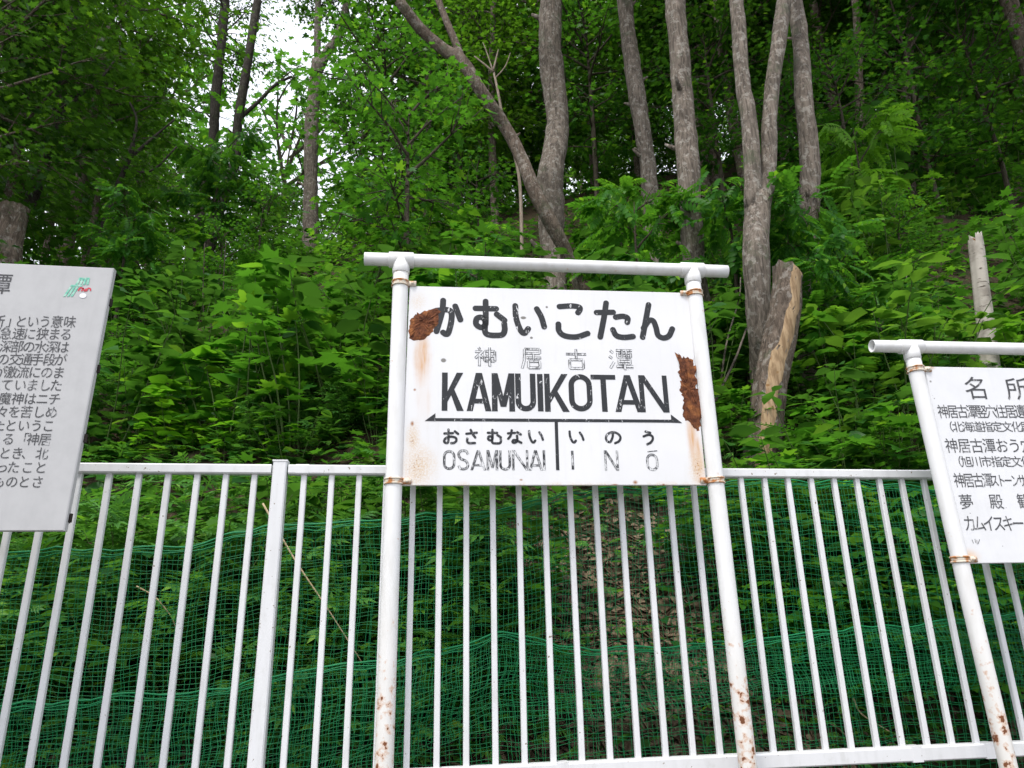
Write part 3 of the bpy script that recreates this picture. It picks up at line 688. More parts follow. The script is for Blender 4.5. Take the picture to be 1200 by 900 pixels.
# ------------------------------------------------------------------ fence
FY = 2.8566
def build_fence():
    t = thing('fence', 'white aluminium baluster fence with flat top rail along the foot of the slope', 'fence', (0, FY, 0))
    ZT, ZB = .5692+CAMZ, -.4717+CAMZ; P_ = .105
    zt0 = ZT+.036
    xpost = -.5145; left = [-1.239+P_*i for i in range(-14, 7)]
    # second bay: its bars start beside the post; right bay continues
    right = [-.4235+P_*i for i in range(0, 46)]
    joints = []
    posts = [xpost-2.0, xpost, xpost+4.05]
    for x in left+right:
        if any(abs(x-p) < .05 for p in posts): continue
        b = MB(); b.box((x, FY-FY, (ZT+ZB)/2), (.0215, .021, ZT-ZB), bev=.003); b.build('baluster', M['fence'], t)
    edges = [-2.75]+[p for p in posts]+[4.6]
    for i in range(len(edges)-1):
        a = edges[i]+(.032 if i else 0); c = edges[i+1]-(.032 if i < len(edges)-2 else 0)
        b = MB(); b.box(((a+c)/2, 0, ZT+.0185), (c-a, .046, .037), bev=.005); b.build('top_rail', M['fence'], t)
        b = MB(); b.box(((a+c)/2, 0, ZB-.026), (c-a, .046, .052), bev=.005); b.build('bottom_rail', M['fence'], t)
    for x in (1.30+.63, -.43, .55, 2.24):                       # sleeve joints along the rails
        for z, h in ((ZT+.0185, .0395), (ZB-.026, .0545)):
            b = MB(); b.box((x, 0, z), (.05, .0485, h), bev=.005); b.build('rail_sleeve', M['fence'], t)
    for p in posts:
        b = MB(); b.box((p, 0, (zt0+.012-.3)/2), (.052, .052, zt0+.012+.3), bev=.005)
        b.box((p, 0, zt0+.015), (.056, .056, .006)); b.build('post', M['fence'], t)
build_fence()

# ------------------------------------------------------------------ green netting
def build_net(name, label, top, bot, Y, cell, wob, seed):
    """top/bot: pixel polylines (x, y); the net hangs at depth Y between them"""
    rng = np.random.default_rng(seed)
    T = np.array([at(x, y, Y)[[0, 2]] for x, y in top]); B = np.array([at(x, y, Y)[[0, 2]] for x, y in bot])
    x0, x1 = max(T[0][0], B[0][0]), min(T[-1][0], B[-1][0])
    ft = lambda x: np.interp(x, T[:, 0], T[:, 1]) + np.sin(x*9+seed)*.004+np.sin(x*23)*.003+np.sin(x*51)*.0015
    fb = lambda x: np.maximum(np.interp(x, B[:, 0], B[:, 1]), .0)
    def pos(x, s_):
        zt, zb = ft(x), fb(x); z = zt+(zb-zt)*s_
        z = z+.008*np.sin(x*3.1+s_*4+seed)*(1-s_)+.004*np.sin(x*17+s_*11)+.003*np.sin(x*41+s_*23)
        y = Y+wob*(.5*np.sin(x*2.3+s_*3+seed)+.35*np.sin(x*6.1-s_*5)+.25*np.sin(s_*9+x*1.3))
        xx = x+.012*np.sin(s_*5+x*2.2)+.006*np.sin(s_*13+x*7)
        return np.stack([xx, y, z], -1)
    V, F = [], []; base = 0
    hgt = float(np.mean(ft(np.linspace(x0, x1, 9))-fb(np.linspace(x0, x1, 9))))
    nv = int((x1-x0)/cell); nh = int(hgt/cell); W = .0009
    def strands(A, horizontal):
        nonlocal base                                             # A: (count, samples, 3); three-sided strand
        c, n, _ = A.shape
        off = np.array([[0, -W, W], [0, -W, -W], [0, W, 0]]) if horizontal else np.array([[-W, -W, 0], [W, -W, 0], [0, W, 0]])
        v = (A[:, :, None, :]+off[None, None]).reshape(-1, 3)
        i = (np.arange(c)[:, None]*n+np.arange(n-1)[None]).ravel()*3
        f = []
        for k_ in range(3):
            k2 = (k_+1) % 3; f.append(np.stack([i+k_, i+k2, i+3+k2, i+3+k_], 1))
        V.append(v); F.append(np.concatenate(f)+base); base += len(v)
    xs = np.linspace(x0, x1, nv); ss = np.linspace(0, 1, max(8, nh//1))
    strands(pos(xs[:, None]+np.cumsum(rng.normal(size=(nv, len(ss)))*.0012, 1), ss[None, :]), False)
    sh = np.linspace(0, 1, nh); xh = np.linspace(x0, x1, nv)
    strands(pos(np.repeat(xh[None], nh, 0), sh[:, None]+np.cumsum(rng.normal(size=(nh, nv))*.0004, 1)), True)
    o = thing(name, label, 'net', (0, 0, 0))
    link('mesh_panel', tri_mesh('mesh_panel', np.concatenate(V), np.concatenate(F), M['net']), o)
    b = MB(); xe = np.linspace(x0, x1, 160)
    for dz, r in ((0, .0035), (-.012, .0022), (-.022, .0022)):
        p = pos(xe, np.zeros_like(xe)); p[:, 2] += dz+.003*np.sin(xe*31+dz*400); p[:, 1] -= .002; b.tube(p, r, 5)
    b.build('border', M['net_rope'], o, True)
    return o
TOP1 = [(-160, 655), (12, 649), (144, 643), (230, 636), (288, 622), (333, 614), (448, 611), (512, 606), (580, 598), (636, 584), (696, 574), (800, 566), (900, 562), (1080, 572), (1400, 590)]
TOP2 = [(-160, 832), (16, 824), (156, 818), (247, 813), (321, 793), (411, 779), (472, 768), (540, 752), (580, 738), (668, 758), (804, 760), (853, 756), (967, 740), (1093, 727), (1400, 700)]
BOT2 = [(-160, 985), (16, 970), (156, 955), (321, 930), (472, 892), (592, 846), (700, 840), (820, 826), (895, 813), (1076, 809), (1400, 800)]
build_net('netting', 'tall green plastic netting stretched behind the fence bars', TOP1, [(-260, 985), (400, 985), (1500, 985)], 3.06, .0185, .035, 1)
build_net('netting', 'second strip of green netting bunched low across the taller net', TOP2, BOT2, 3.0, .0165, .03, 4)

# ------------------------------------------------------------------ leaf templates (base at origin, tip +Y, face +Z, unit length)
def fan(outline, centre):
    n = len(outline); return np.array(outline+[centre], float), np.array([(i, (i+1) % n, n) for i in range(n)])
def t_ovate(wd=.30, fold=.07, droop=.14):
    V = np.array([(0, 0, 0), (wd*.85, .3, fold), (wd*.8, .62, fold*.6-droop*.3), (0, 1, -droop), (-wd*.8, .62, fold*.6-droop*.3), (-wd*.85, .3, fold), (0, .33, 0), (0, .65, -droop*.35)])
    F = np.array([(0, 1, 6), (1, 2, 7), (1, 7, 6), (2, 3, 7), (0, 6, 5), (6, 7, 5), (5, 7, 4), (4, 7, 3)]); return V, F
def t_maple():
    pts = []
    tips = [(90, 1.0), (45, .82), (5, .62), (-40, .42)]; 
    right = [(0, 0)]
    prof = [(-48, .40), (-20, .30), (2, .66), (22, .42), (38, .60), (46, .86), (58, .55), (72, .60), (80, .85), (90, 1.0)]
    R = [(cos(radians(a))*r, sin(radians(a))*r) for a, r in prof]; L = [(-x, y) for x, y in R[::-1]][1:]
    allp = [(0, -.02)]+R+L; V = [(x*.62, (y+.28)/1.28, .05*abs(x)-.10*max(0, y)**2) for x, y in allp]
    return fan([tuple(v) for v in V], (0, .38, .0))
def t_heart():
    R = [(.16, -.10), (.36, .02), (.44, .26), (.34, .56), (.15, .84)]; allp = [(0, 0)]+R+[(0, 1.05)]+[(-x, y) for x, y in R[::-1]]
    return fan([(x*.95, y, .06*abs(x)/.4-.12*y*y) for x, y in allp], (0, .4, -.03))
def joinT(parts):
    V, F, b = [], [], 0
    for v, f in parts: V.append(v); F.append(f+b); b += len(v)
    return np.concatenate(V), np.concatenate(F)
def xf(T, s, ang, pos, tilt=0.0, roll=0.0):
    V, F = T; V = V*s
    cr, sr = cos(roll), sin(roll); V = np.stack([V[:, 0]*cr-V[:, 2]*sr, V[:, 1], V[:, 0]*sr+V[:, 2]*cr], 1)
    ct, st = cos(tilt), sin(tilt); V = np.stack([V[:, 0], V[:, 1]*ct-V[:, 2]*st, V[:, 1]*st+V[:, 2]*ct], 1)
    c, s_ = cos(ang), sin(ang); V = np.stack([V[:, 0]*c-V[:, 1]*s_, V[:, 0]*s_+V[:, 1]*c, V[:, 2]], 1)
    return V+np.array(pos), F
def t_simple4(wd=.3):
    return np.array([(0, 0, 0), (wd, .45, .05), (0, 1, -.1), (-wd, .45, .05)], float), np.array([(0, 1, 2), (0, 2, 3)])
def t_pinnate(n=6, wd=.30, ll=.30):
    parts = []; lf = t_ovate(wd, .05, .18)
    for i in range(n):
        s_ = .16+.74*i/(n-1); z = -.22*s_*s_; L = ll*(1-.45*abs(s_-.5))
        for sg in (-1, 1): parts.append(xf(lf, L, -sg*radians(66-18*s_), (0, s_, z), -.22))
    parts.append(xf(lf, ll, 0, (0, .92, -.2), -.4))
    parts.append((np.array([(-.007, 0, 0), (.007, 0, 0), (.006, .5, -.055), (-.006, .5, -.055), (.003, .95, -.2), (-.003, .95, -.2)]), np.array([(0, 1, 2), (0, 2, 3), (3, 2, 4), (3, 4, 5)])))
    return joinT(parts)
def t_mugwort():
    lf = t_simple4(.17); parts = [xf(lf, .55, 0, (0, .45, 0), -.15)]
    for s_, L in ((.18, .32), (.36, .42), (.52, .40)):
        for sg in (-1, 1): parts.append(xf(lf, L, -sg*radians(48), (0, s_, .0), -.12))
    parts.append((np.array([(-.03, 0, 0), (.03, 0, 0), (.02, .6, 0), (-.02, .6, 0)]), np.array([(0, 1, 2), (0, 2, 3)])))
    return joinT(parts)
def t_fern():
    parts = []; lf = t_simple4(.13); n = 22
    zc = lambda s_: .35*s_-.62*s_*s_
    for i in range(n):
        s_ = .10+.88*i/(n-1); L = .26*(1-s_)**.55*min(1, s_*4+.3)
        for sg in (-1, 1): parts.append(xf(lf, L, -sg*radians(74), (0, s_, zc(s_)), -.15))
    ss = np.linspace(0, 1, 6); v = np.concatenate([[(-.007, a, zc(a)), (.007, a, zc(a))] for a in ss]); f = np.concatenate([[(2*i, 2*i+1, 2*i+3), (2*i, 2*i+3, 2*i+2)] for i in range(5)])
    parts.append((v, f)); return joinT(parts)
TO, TM, TH, TP, TU, TF = t_ovate(), t_maple(), t_heart(), t_pinnate(), t_mugwort(), t_fern()
TO2 = t_ovate(.24, .06, .2); TPF = t_pinnate(7, .26, .26); TS = t_simple4(.30)

def scatter(T, P, D, N, S):
    """leaves of template T at P with tip directions D, face normals N, lengths S"""
    P = np.asarray(P, float); D = D/np.linalg.norm(D, axis=1)[:, None]
    N = N-D*(N*D).sum(1)[:, None]; N /= np.linalg.norm(N, axis=1)[:, None]+1e-9; X = np.cross(D, N)
    V, F = T; m, n = len(P), len(V); S = np.broadcast_to(S, (m,))
    out = P[:, None]+S[:, None, None]*(V[None, :, 0, None]*X[:, None]+V[None, :, 1, None]*D[:, None]+V[None, :, 2, None]*N[:, None])
    FF = (F[None]+(np.arange(m)*n)[:, None, None]).reshape(-1, 3)
    return out.reshape(-1, 3), FF
def catVF(L):
    V, F, b = [], [], 0
    for v, f in L: V.append(v); F.append(f+b); b += len(v)
    return np.concatenate(V), np.concatenate(F)

# ------------------------------------------------------------------ plants
def curve_pts(p0, d0, L, n, rng, bend=.25, grav=0.0):
    p = [np.array(p0, float)]; d = np.array(d0, float); d /= np.linalg.norm(d)
    for i in range(n):
        d = d+rng.normal(size=3)*bend/n**.5*.5+np.array([0, 0, -grav/n]); d /= np.linalg.norm(d); p.append(p[-1]+d*L/n)
    return np.array(p)

def crown_mesh(rng, H, base, R, nb, lpb, T, size, mat, spread=.5, top=True):
    """branch tubes + leaf mesh for a tree whose trunk runs from the origin up to H; layered, uneven sprays"""
    bm = MB(); leaves = []
    for i in range(nb):
        s_ = (i+.5)/nb; h = base+(H-base)*s_*.97; az = i*2.4+rng.normal()*.5
        prof = (.45+.55*sin(pi*min(1, .22+.78*(1-s_))))*rng.uniform(.6, 1.12)
        L = R*prof; el = rng.uniform(.05, .55)+s_*.6
        d = np.array([cos(az)*cos(el), sin(az)*cos(el), sin(el)])
        p = curve_pts((0, 0, h), d, L, 7, rng, .35, .25)
        r0 = .014*L+.006
        bm.tube(p, np.linspace(r0, .004, len(p)), 5, False)
        ends = [(p, 1.0)]
        for j in range(rng.integers(4, 7)):
            k_ = rng.integers(2, 7); a2 = rng.choice([-1, 1])*rng.uniform(.5, 1.2); dd = p[k_]-p[k_-1]
            d2 = np.array([dd[0]*cos(a2)-dd[1]*sin(a2), dd[0]*sin(a2)+dd[1]*cos(a2), dd[2]+rng.normal()*.08])
            q = curve_pts(p[k_], d2, L*rng.uniform(.25, .5), 5, rng, .35, .25); bm.tube(q, np.linspace(r0*.45, .003, len(q)), 4, False); ends.append((q, .8))
        n_each = max(3, lpb//len(ends))
        for q, wgt in ends:
            k_ = n_each; tt = rng.uniform(.2, 1.08, k_)*(len(q)-1); i0 = np.clip(tt.astype(int), 0, len(q)-2); fr = (tt-i0)[:, None]
            c = q[i0]*(1-fr)+q[i0+1]*fr; dirv = q[i0+1]-q[i0]; dirv /= np.linalg.norm(dirv, axis=1)[:, None]
            off = rng.normal(size=(k_, 3))*np.array([spread, spread, spread*.32])*.34*min(1.4, L/2+.2)
            c = c+off; D = dirv*.6+off/ (np.linalg.norm(off, axis=1)[:, None]+.05)*.9; D[:, 2] = -.25+rng.normal(size=k_)*.28
            N = np.tile([0, 0, 1.], (k_, 1))+rng.normal(size=(k_, 3))*.38
            leaves.append(scatter(T, c, D, N, size*rng.uniform(.6, 1.2, k_)))
    V, F = catVF(leaves)
    return bm, tri_mesh('crown', V, F, mat)

def trunk_tube(pts, rad, rng, seg=16):
    pts = np.asarray(pts, float); d = np.r_[0, np.cumsum(np.linalg.norm(np.diff(pts, axis=0), axis=1))]
    n = max(10, int(d[-1]/.16)); s_ = np.linspace(0, d[-1], n)
    sm = smooth_path(pts, 10); ds = np.r_[0, np.cumsum(np.linalg.norm(np.diff(sm, axis=0), axis=1))]; ds *= d[-1]/ds[-1]
    P = np.stack([np.interp(s_, ds, sm[:, i]) for i in range(3)], 1); R = np.interp(s_, d, rad)
    R = R*(1+.05*np.sin(s_*2.1+rng.uniform(0, 6))+.03*rng.normal(size=n))
    P = P+rng.normal(size=P.shape)*R[:, None]*.03
    b = MB(); b.tube(P, R, seg, True, .035, rng)
    for q in range(int(d[-1]/1.5) if seg > 10 else 0):                 # knots and snapped twigs
        i = int(rng.integers(2, n-1)); a = rng.uniform(0, 2*pi); o = np.array([cos(a), sin(a), .35]); L = R[i]*rng.uniform(1.1, 2.2)
        b.tube([P[i], P[i]+o*L*.6, P[i]+o*L+np.array([0, 0, L*.2])], [R[i]*.34, R[i]*.24, R[i]*.12], 7)
    return b

# shared crowns for the trees that are traced one by one
rng0 = np.random.default_rng(11)
HI_CROWN = []
for k_ in range(3):
    bm, me = crown_mesh(np.random.default_rng(40+k_), 4.2, 0.0, 3.0, 22, 150, TM if k_ != 1 else TO2, .14, M['leaf_shaded'], .8)
    bme = bm.build('limb', M['bark_dark'], None, True); HI_CROWN.append((bme.data, me)); bpy.data.objects.remove(bme)

def traced_tree(label, path, wpx, bark, Y=None, forks=(), top=12.0, crown=0, name='tree', taper=.55, rbase=1.15, seg=16, cat='tree'):
    """path: pixel points from the base upward; wpx: trunk width in pixels at base and at the last point"""
    rng = np.random.default_rng(abs(hash(label)) % 1000 if False else sum(map(ord, label)))
    if Y is None: p0 = on_hill(*path[0]); Y = p0[1]
    pts = [at(x, y, Y+.12*math.sin(i*1.7)) for i, (x, y) in enumerate(path)]
    dist = lambda p: float((np.array([p[0], p[1], p[2]-CAMZ]))@CF)
    wr = np.interp(np.arange(len(path)), [0, len(path)-1], wpx)
    rad = [wr[i]/2*dist(p)/FOC for i, p in enumerate(pts)]
    g = pts[0].copy(); d = pts[0]-pts[1]; d = d/np.linalg.norm(d)
    gz = float(hill(g[0], g[1]))
    if g[2] > gz+.02:
        k_ = (g[2]-gz)/max(.35, -d[2]) if d[2] < -.1 else 0; f = g+d*k_ if k_ else g; f = np.array([f[0], g[1], float(hill(f[0], g[1]))-.15]); pts.insert(0, f); rad.insert(0, rad[0]*rbase)
    else: f = g.copy(); f[2] = gz-.15 if g[2] < gz else f[2]-.15; pts.insert(0, f) if abs(f[2]-g[2]) > .05 else None; rad.insert(0, rad[0]*rbase) if len(pts) > len(rad) else None
    base = np.array([pts[0][0], pts[0][1], float(hill(pts[0][0], pts[0][1]))])
    t = thing(name, label, cat, base)
    def grow(pp, rr):
        d = pp[-1]-pp[-2]; d /= np.linalg.norm(d); ztop = base[2]+top
        while pp[-1][2] < ztop and len(pp) < 40:
            d = d*.8+np.array([0, .01, .2])+rng.normal(size=3)*.05; d /= np.linalg.norm(d); pp.append(pp[-1]+d*1.1); rr.append(max(.03, rr[-1]*.88))
        return pp, rr
    if crown is not None and not forks: pts, rad = grow(pts, rad)
    trunk_tube([p-base for p in pts], rad, rng, seg).build('trunk', bark, t, True)
    tops = [] if forks else [pts[-1]]
    for fp, fw in forks:
        q = [at(x, y, Y+.05*i) for i, (x, y) in enumerate(fp)]; r = [np.interp(i, [0, len(fp)-1], fw)/2*dist(p)/FOC for i, p in enumerate(q)]
        if crown is not None: q, r = grow(q, r)
        trunk_tube([p-base for p in q], r, rng, max(8, seg-4)).build('limb', bark, t, True); tops.append(q[-1])
    if crown is not None:
        for i, tp in enumerate(tops):
            bme, me = HI_CROWN[(crown+i) % 3]; o = link('limb', bme, t, tp-base-np.array([0, 0, 3.4])); o.rotation_euler.z = rng.uniform(0, 6)
            o2 = link('crown', me, t, tp-base-np.array([0, 0, 3.4])); o2.rotation_euler.z = o.rotation_euler.z
    return t

traced_tree('straight thick grey-barked trunk standing behind the station sign', [(651, 345), (648, 300), (646, 240), (646, 202), (654, 147), (648, 92), (645, 48), (646, 0)], (31, 26), M['bark_grey'], crown=0)
traced_tree('brown tree leaning far over to one side and forking above the station sign', [(684, 345), (672, 318), (657, 282), (628, 227), (610, 183), (591, 147), (566, 110), (540, 70), (525, 62), (492, 33), (467, 0)], (18, 13), M['bark_brown'], crown=1,
            forks=[([(541, 72), (536, 55), (522, 22), (514, 0)], (10, 8))], Y=8.6)
traced_tree('slim grey trunk leaning slightly, next on the right from the thick straight trunk', [(768, 320), (764, 279), (760, 202), (749, 128), (738, 55), (732, 0)], (20, 18), M['bark_grey'], crown=2)
traced_tree('tall grey trunk whose foot passes just behind the right pole of the station sign', [(838, 440), (825, 380), (813, 304), (808, 220), (800, 110), (791, 0)], (29, 23), M['bark_grey'], crown=0)
traced_tree('pale grey tree dividing into two stems above the stripped stump', [(902, 500), (896, 440), (893, 400), (886, 303), (888, 235)], (34, 31), M['bark_grey'], crown=1,
            forks=[([(884, 250), (879, 154), (870, 93), (863, 0)], (20, 16)), ([(892, 250), (900, 200), (903, 117), (914, 37), (919, 0)], (20, 17))])
traced_tree('grey trunk rising behind the stripped stump, beside the two-stemmed tree', [(947, 460), (946, 350), (949, 196), (942, 117), (938, 47), (931, 0)], (25, 17), M['bark_grey'], crown=2)
traced_tree('bare grey tree forking in two high up, alone above the fern', [(364, 296), (364, 225), (366, 131), (373, 71)], (18, 14), M['bark_grey'], crown=0,
            forks=[([(372, 78), (372, 40), (373, 0)], (8, 7)), ([(374, 80), (384, 60), (397, 41), (407, 0)], (11, 9))])
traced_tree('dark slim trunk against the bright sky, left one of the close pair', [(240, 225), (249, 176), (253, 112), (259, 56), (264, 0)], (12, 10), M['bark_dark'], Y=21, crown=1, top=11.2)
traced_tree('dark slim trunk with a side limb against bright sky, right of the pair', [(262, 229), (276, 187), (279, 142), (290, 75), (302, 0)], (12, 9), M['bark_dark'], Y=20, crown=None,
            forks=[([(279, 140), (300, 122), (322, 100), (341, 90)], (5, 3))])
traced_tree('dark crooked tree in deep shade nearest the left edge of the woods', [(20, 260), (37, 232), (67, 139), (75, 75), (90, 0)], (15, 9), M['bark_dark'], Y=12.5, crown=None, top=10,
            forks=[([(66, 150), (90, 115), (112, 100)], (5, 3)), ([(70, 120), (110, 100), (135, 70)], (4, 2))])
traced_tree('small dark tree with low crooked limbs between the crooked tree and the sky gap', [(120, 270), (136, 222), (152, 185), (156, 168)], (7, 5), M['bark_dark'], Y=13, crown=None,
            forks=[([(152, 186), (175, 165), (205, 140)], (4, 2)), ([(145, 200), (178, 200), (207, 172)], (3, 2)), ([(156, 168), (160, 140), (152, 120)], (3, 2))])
for lab, pa, wv, Yv in [('thin pale trunk in the dark woods, nearest to the grey two-stemmed tree', [(1015, 243), (1008, 140), (1005, 47), (1002, 0)], (11, 8), None),
                        ('thin pale trunk just behind the thin trunk in the dark woods', [(1012, 154), (1022, 117), (1019, 61), (1014, 10)], (8, 6), 19),
                        ('thin leaning trunk in the darkest part of the woods', [(1068, 233), (1064, 180), (1061, 121), (1066, 60)], (13, 9), None),
                        ('dim crooked trunk far up the shaded right slope', [(1122, 191), (1110, 150), (1099, 126), (1090, 80)], (8, 7), None),
                        ('dim straight trunk highest up the shaded right slope', [(1157, 168), (1146, 125), (1136, 93), (1126, 40)], (12, 9), None)]:
    traced_tree(lab, pa, wv, M['bark_brown'], Y=Yv, crown=1 if wv[0] > 11 else None, seg=10, taper=.4)
traced_tree('ghost-pale dead sapling with bare forked tips behind the leaning tree', [(612, 300), (608, 205), (592, 150), (583, 105), (578, 82)], (4.5, 2.5), M['cut_grey'], Y=10.5, crown=None, seg=8, cat='dead tree', name='dead_sapling',
            forks=[([(578, 84), (566, 74), (556, 66)], (2.5, 1.5)), ([(578, 82), (582, 66), (584, 58)], (2.5, 1.2)), ([(580, 92), (592, 78), (598, 62)], (2, 1)), ([(578, 84), (570, 60), (566, 50)], (2, 1))])

# ------------------------------------------------------------------ stumps
def build_stump(label, path, widths, bark, slant, name='tree_stump', streak=None, cutmat='cut_grey', birch=False):
    rng = np.random.default_rng(sum(map(ord, label))); p0 = on_hill(*path[0]); Y = p0[1]
    pts = [at(x, y, Y) for x, y in path]; dist = float((pts[0]-np.array([0, 0, CAMZ]))@CF)
    rad = [w_/2*dist/FOC for w_ in widths]
    base = pts[0].copy(); pts.insert(0, base-np.array([0, 0, .3])); rad.insert(0, rad[0]*1.1)
    t = thing(name, label, 'stump', base)
    sm = np.array(pts)-base; d = np.r_[0, np.cumsum(np.linalg.norm(np.diff(sm, axis=0), axis=1))]; n = max(14, int(d[-1]/.07)); s_ = np.linspace(0, d[-1], n)
    P = np.stack([np.interp(s_, d, sm[:, i]) for i in range(3)], 1); R = np.interp(s_, d, rad); seg = 26
    T = np.gradient(P, axis=0); T /= np.linalg.norm(T, axis=1)[:, None]; vs = []; ph = np.arange(seg)/seg*2*pi
    pr = 1+.05*np.sin(ph*3+1)+.035*np.sin(ph*7)+rng.normal(size=seg)*.015
    for i in range(n):
        u = np.array([1, 0, 0])-T[i]*T[i][0]; u /= np.linalg.norm(u); v = np.cross(T[i], u)
        ring = P[i]+np.outer(np.cos(ph)*pr*R[i]*(1+rng.normal()*.015), u)+np.outer(np.sin(ph)*pr*R[i], v)
        if i == n-1: ring[:, 2] += slant*np.cos(ph)*R[i]+rng.normal(size=seg)*(.05 if birch else .012)
        vs += list(ring)
    fs = [(i*seg+j, i*seg+(j+1) % seg, (i+1)*seg+(j+1) % seg, (i+1)*seg+j) for i in range(n-1) for j in range(seg)]
    mi = [0]*len(fs)
    b = MB(); b.add(vs, fs); b.build('trunk', bark, t, True)
    b = MB(); top = vs[-seg:]; c = np.mean(top, axis=0); inn = [tuple(c+(np.array(q)-c)*.96+np.array([0, 0, -.004])) for q in top]
    b.add(inn+[tuple(c+np.array([0, 0, .006]))], [(i, (i+1) % seg, seg) for i in range(seg)]); b.build('cut_face', M[cutmat], t)
    if streak:                                   # bare wood where the bark has come away: a strip over the trunk's own surface
        b = MB(); st = []
        for i in range(2, n):
            f = i/(n-1); a0, a1 = streak(f)
            row = []
            for k_ in range(7):
                a = a0+(a1-a0)*k_/6+rng.normal()*.05*(k_ in (0, 6)); u = np.array([1, 0, 0])-T[i]*T[i][0]; u /= np.linalg.norm(u); v = np.cross(T[i], u)
                rr = R[i]*np.interp(a % (2*pi), np.r_[ph, 2*pi], np.r_[pr, pr[0]])*(1.012 if 0 < k_ < 6 else .985)
                q = P[i]+u*cos(a)*rr+v*sin(a)*rr
                if i == n-1: q[2] += slant*cos(a)*R[i]*.97
                row.append(q)
            st.append(row)
        V = [q for r in st for q in r]; m = len(st); F = [(i*7+j, i*7+j+1, (i+1)*7+j+1, (i+1)*7+j) for i in range(m-1) for j in range(6)]
        b.add(V, F); b.build('bare_wood', M['cut'], t, True)
    return t
build_stump('tall sawn stump with a tan strip of bare wood down its front', [(892, 545), (896, 505), (902, 453), (913, 400), (921, 360), (923, 318)], (44, 41, 40, 41, 38, 35), M['bark_brown'], -.45,
            streak=lambda f: (-2.6+.75*f+.06*sin(f*9)+.07*sin(f*31)+rng0.normal()*.05, -1.68+1.0*f+.06*sin(f*7+1)+.07*sin(f*37+2)+rng0.normal()*.05))
build_stump('grey sawn stump just above the legend board', [(3, 425), (8, 330), (10, 290), (17, 243)], (33, 29, 27, 31), M['bark_brown'], -.1)
build_stump('broken pale birch snag standing above the sights board', [(1163, 455), (1157, 397), (1150, 340), (1143, 280)], (21, 20, 18, 17), M['birch'], .2, name='birch_snag', cutmat='pale_wood', birch=True)

# ------------------------------------------------------------------ undergrowth prototypes
def plant_thing(name, label, cat, group, V, F, mat, stems=None, stem_mat=None, leafname='leaves'):
    t = thing(name, label, cat, (0, 0, -50), 0, group)
    link(leafname, tri_mesh(leafname, V, F, mat), t)
    if stems is not None: stems.build('stem', stem_mat or M['stem'], t, True)
    return t
def shrub(seed, H, ns, T, size, spread, nl, droop=.25, start=.25, rosette=5):
    """upright leafy stems leaning outward, leaves in loose whorls"""
    rng = np.random.default_rng(seed); b = MB(); L = []
    for i in range(ns):
        az = i*2.4+rng.normal()*.6; lean = rng.uniform(.05, .55)*spread; h = H*rng.uniform(.55, 1.1)
        o = np.array([cos(az), sin(az), 0])*rng.uniform(0, .12)*spread*H
        p = curve_pts(o+np.array([0, 0, -.06]), (cos(az)*lean, sin(az)*lean, 1), h, 8, rng, .3, .12); b.tube(p, np.linspace(.006, .002, len(p))*max(.6, H), 4, False)
        tt = np.r_[rng.uniform(start, 1, nl), np.full(rosette, 1.0)]*(len(p)-1-1e-6); i0 = tt.astype(int); fr = (tt-i0)[:, None]; c = p[i0]*(1-fr)+p[i0+1]*fr
        m = len(tt); a2 = np.arange(m)*2.4+rng.uniform(0, 6)+rng.normal(size=m)*.4
        D = np.stack([np.cos(a2), np.sin(a2), rng.uniform(-droop, droop*1.3, m)], 1); N = np.tile([0, 0, 1.], (m, 1))+rng.normal(size=(m, 3))*.28
        S = size*rng.uniform(.6, 1.15, m); c = c+D*S[:, None]*.18
        L.append(scatter(T, c, D, N, S))
    V, F = catVF(L); return V, F, b
def fern_plant(seed, n, size):
    rng = np.random.default_rng(seed); a = np.arange(n)*2*pi/n+rng.normal(size=n)*.2
    D = np.stack([np.cos(a), np.sin(a), rng.uniform(.35, .9, n)], 1); N = np.stack([-np.cos(a)*.5, -np.sin(a)*.5, np.ones(n)], 1)+rng.normal(size=(n, 3))*.1
    return scatter(TF, np.zeros((n, 3)), D, N, size*rng.uniform(.75, 1.1, n))
def sapling(seed, H, base, R, nb, lpb, T, size, mat, label, group, spread=.5, name='sapling', bark=None, cat='young tree'):
    rng = np.random.default_rng(seed); bm, me = crown_mesh(rng, H, base, R, nb, lpb, T, size, mat, spread)
    t = thing(name, label, cat, (0, 0, -50), 0, group)
    p = curve_pts((0, 0, -.25), (rng.normal()*.05, rng.normal()*.05, 1), .01, 1, rng)
    b = trunk_tube([(0, 0, -.3), (.01*H, 0, H*.35), (-.008*H, .006*H, H*.7), (0, 0, H)], [.010*H+.008, .009*H+.005, .006*H+.003, .004], rng, 9); b.build('trunk', bark or M['bark_twig'], t, True)
    bm.build('branch', bark or M['bark_twig'], t, True); link('crown', me, t)
    return t

PR = np.random.default_rng(77)
_first = {}
def place(proto, p, sc=1.0, rz=None):
    rz = PR.uniform(0, 2*pi) if rz is None else rz
    if proto.name not in _first:
        _first[proto.name] = 1; proto.location = tuple(p); proto.rotation_euler = (0, 0, rz); proto.scale = (sc,)*3; return proto
    return dup(proto, p, rz, sc)

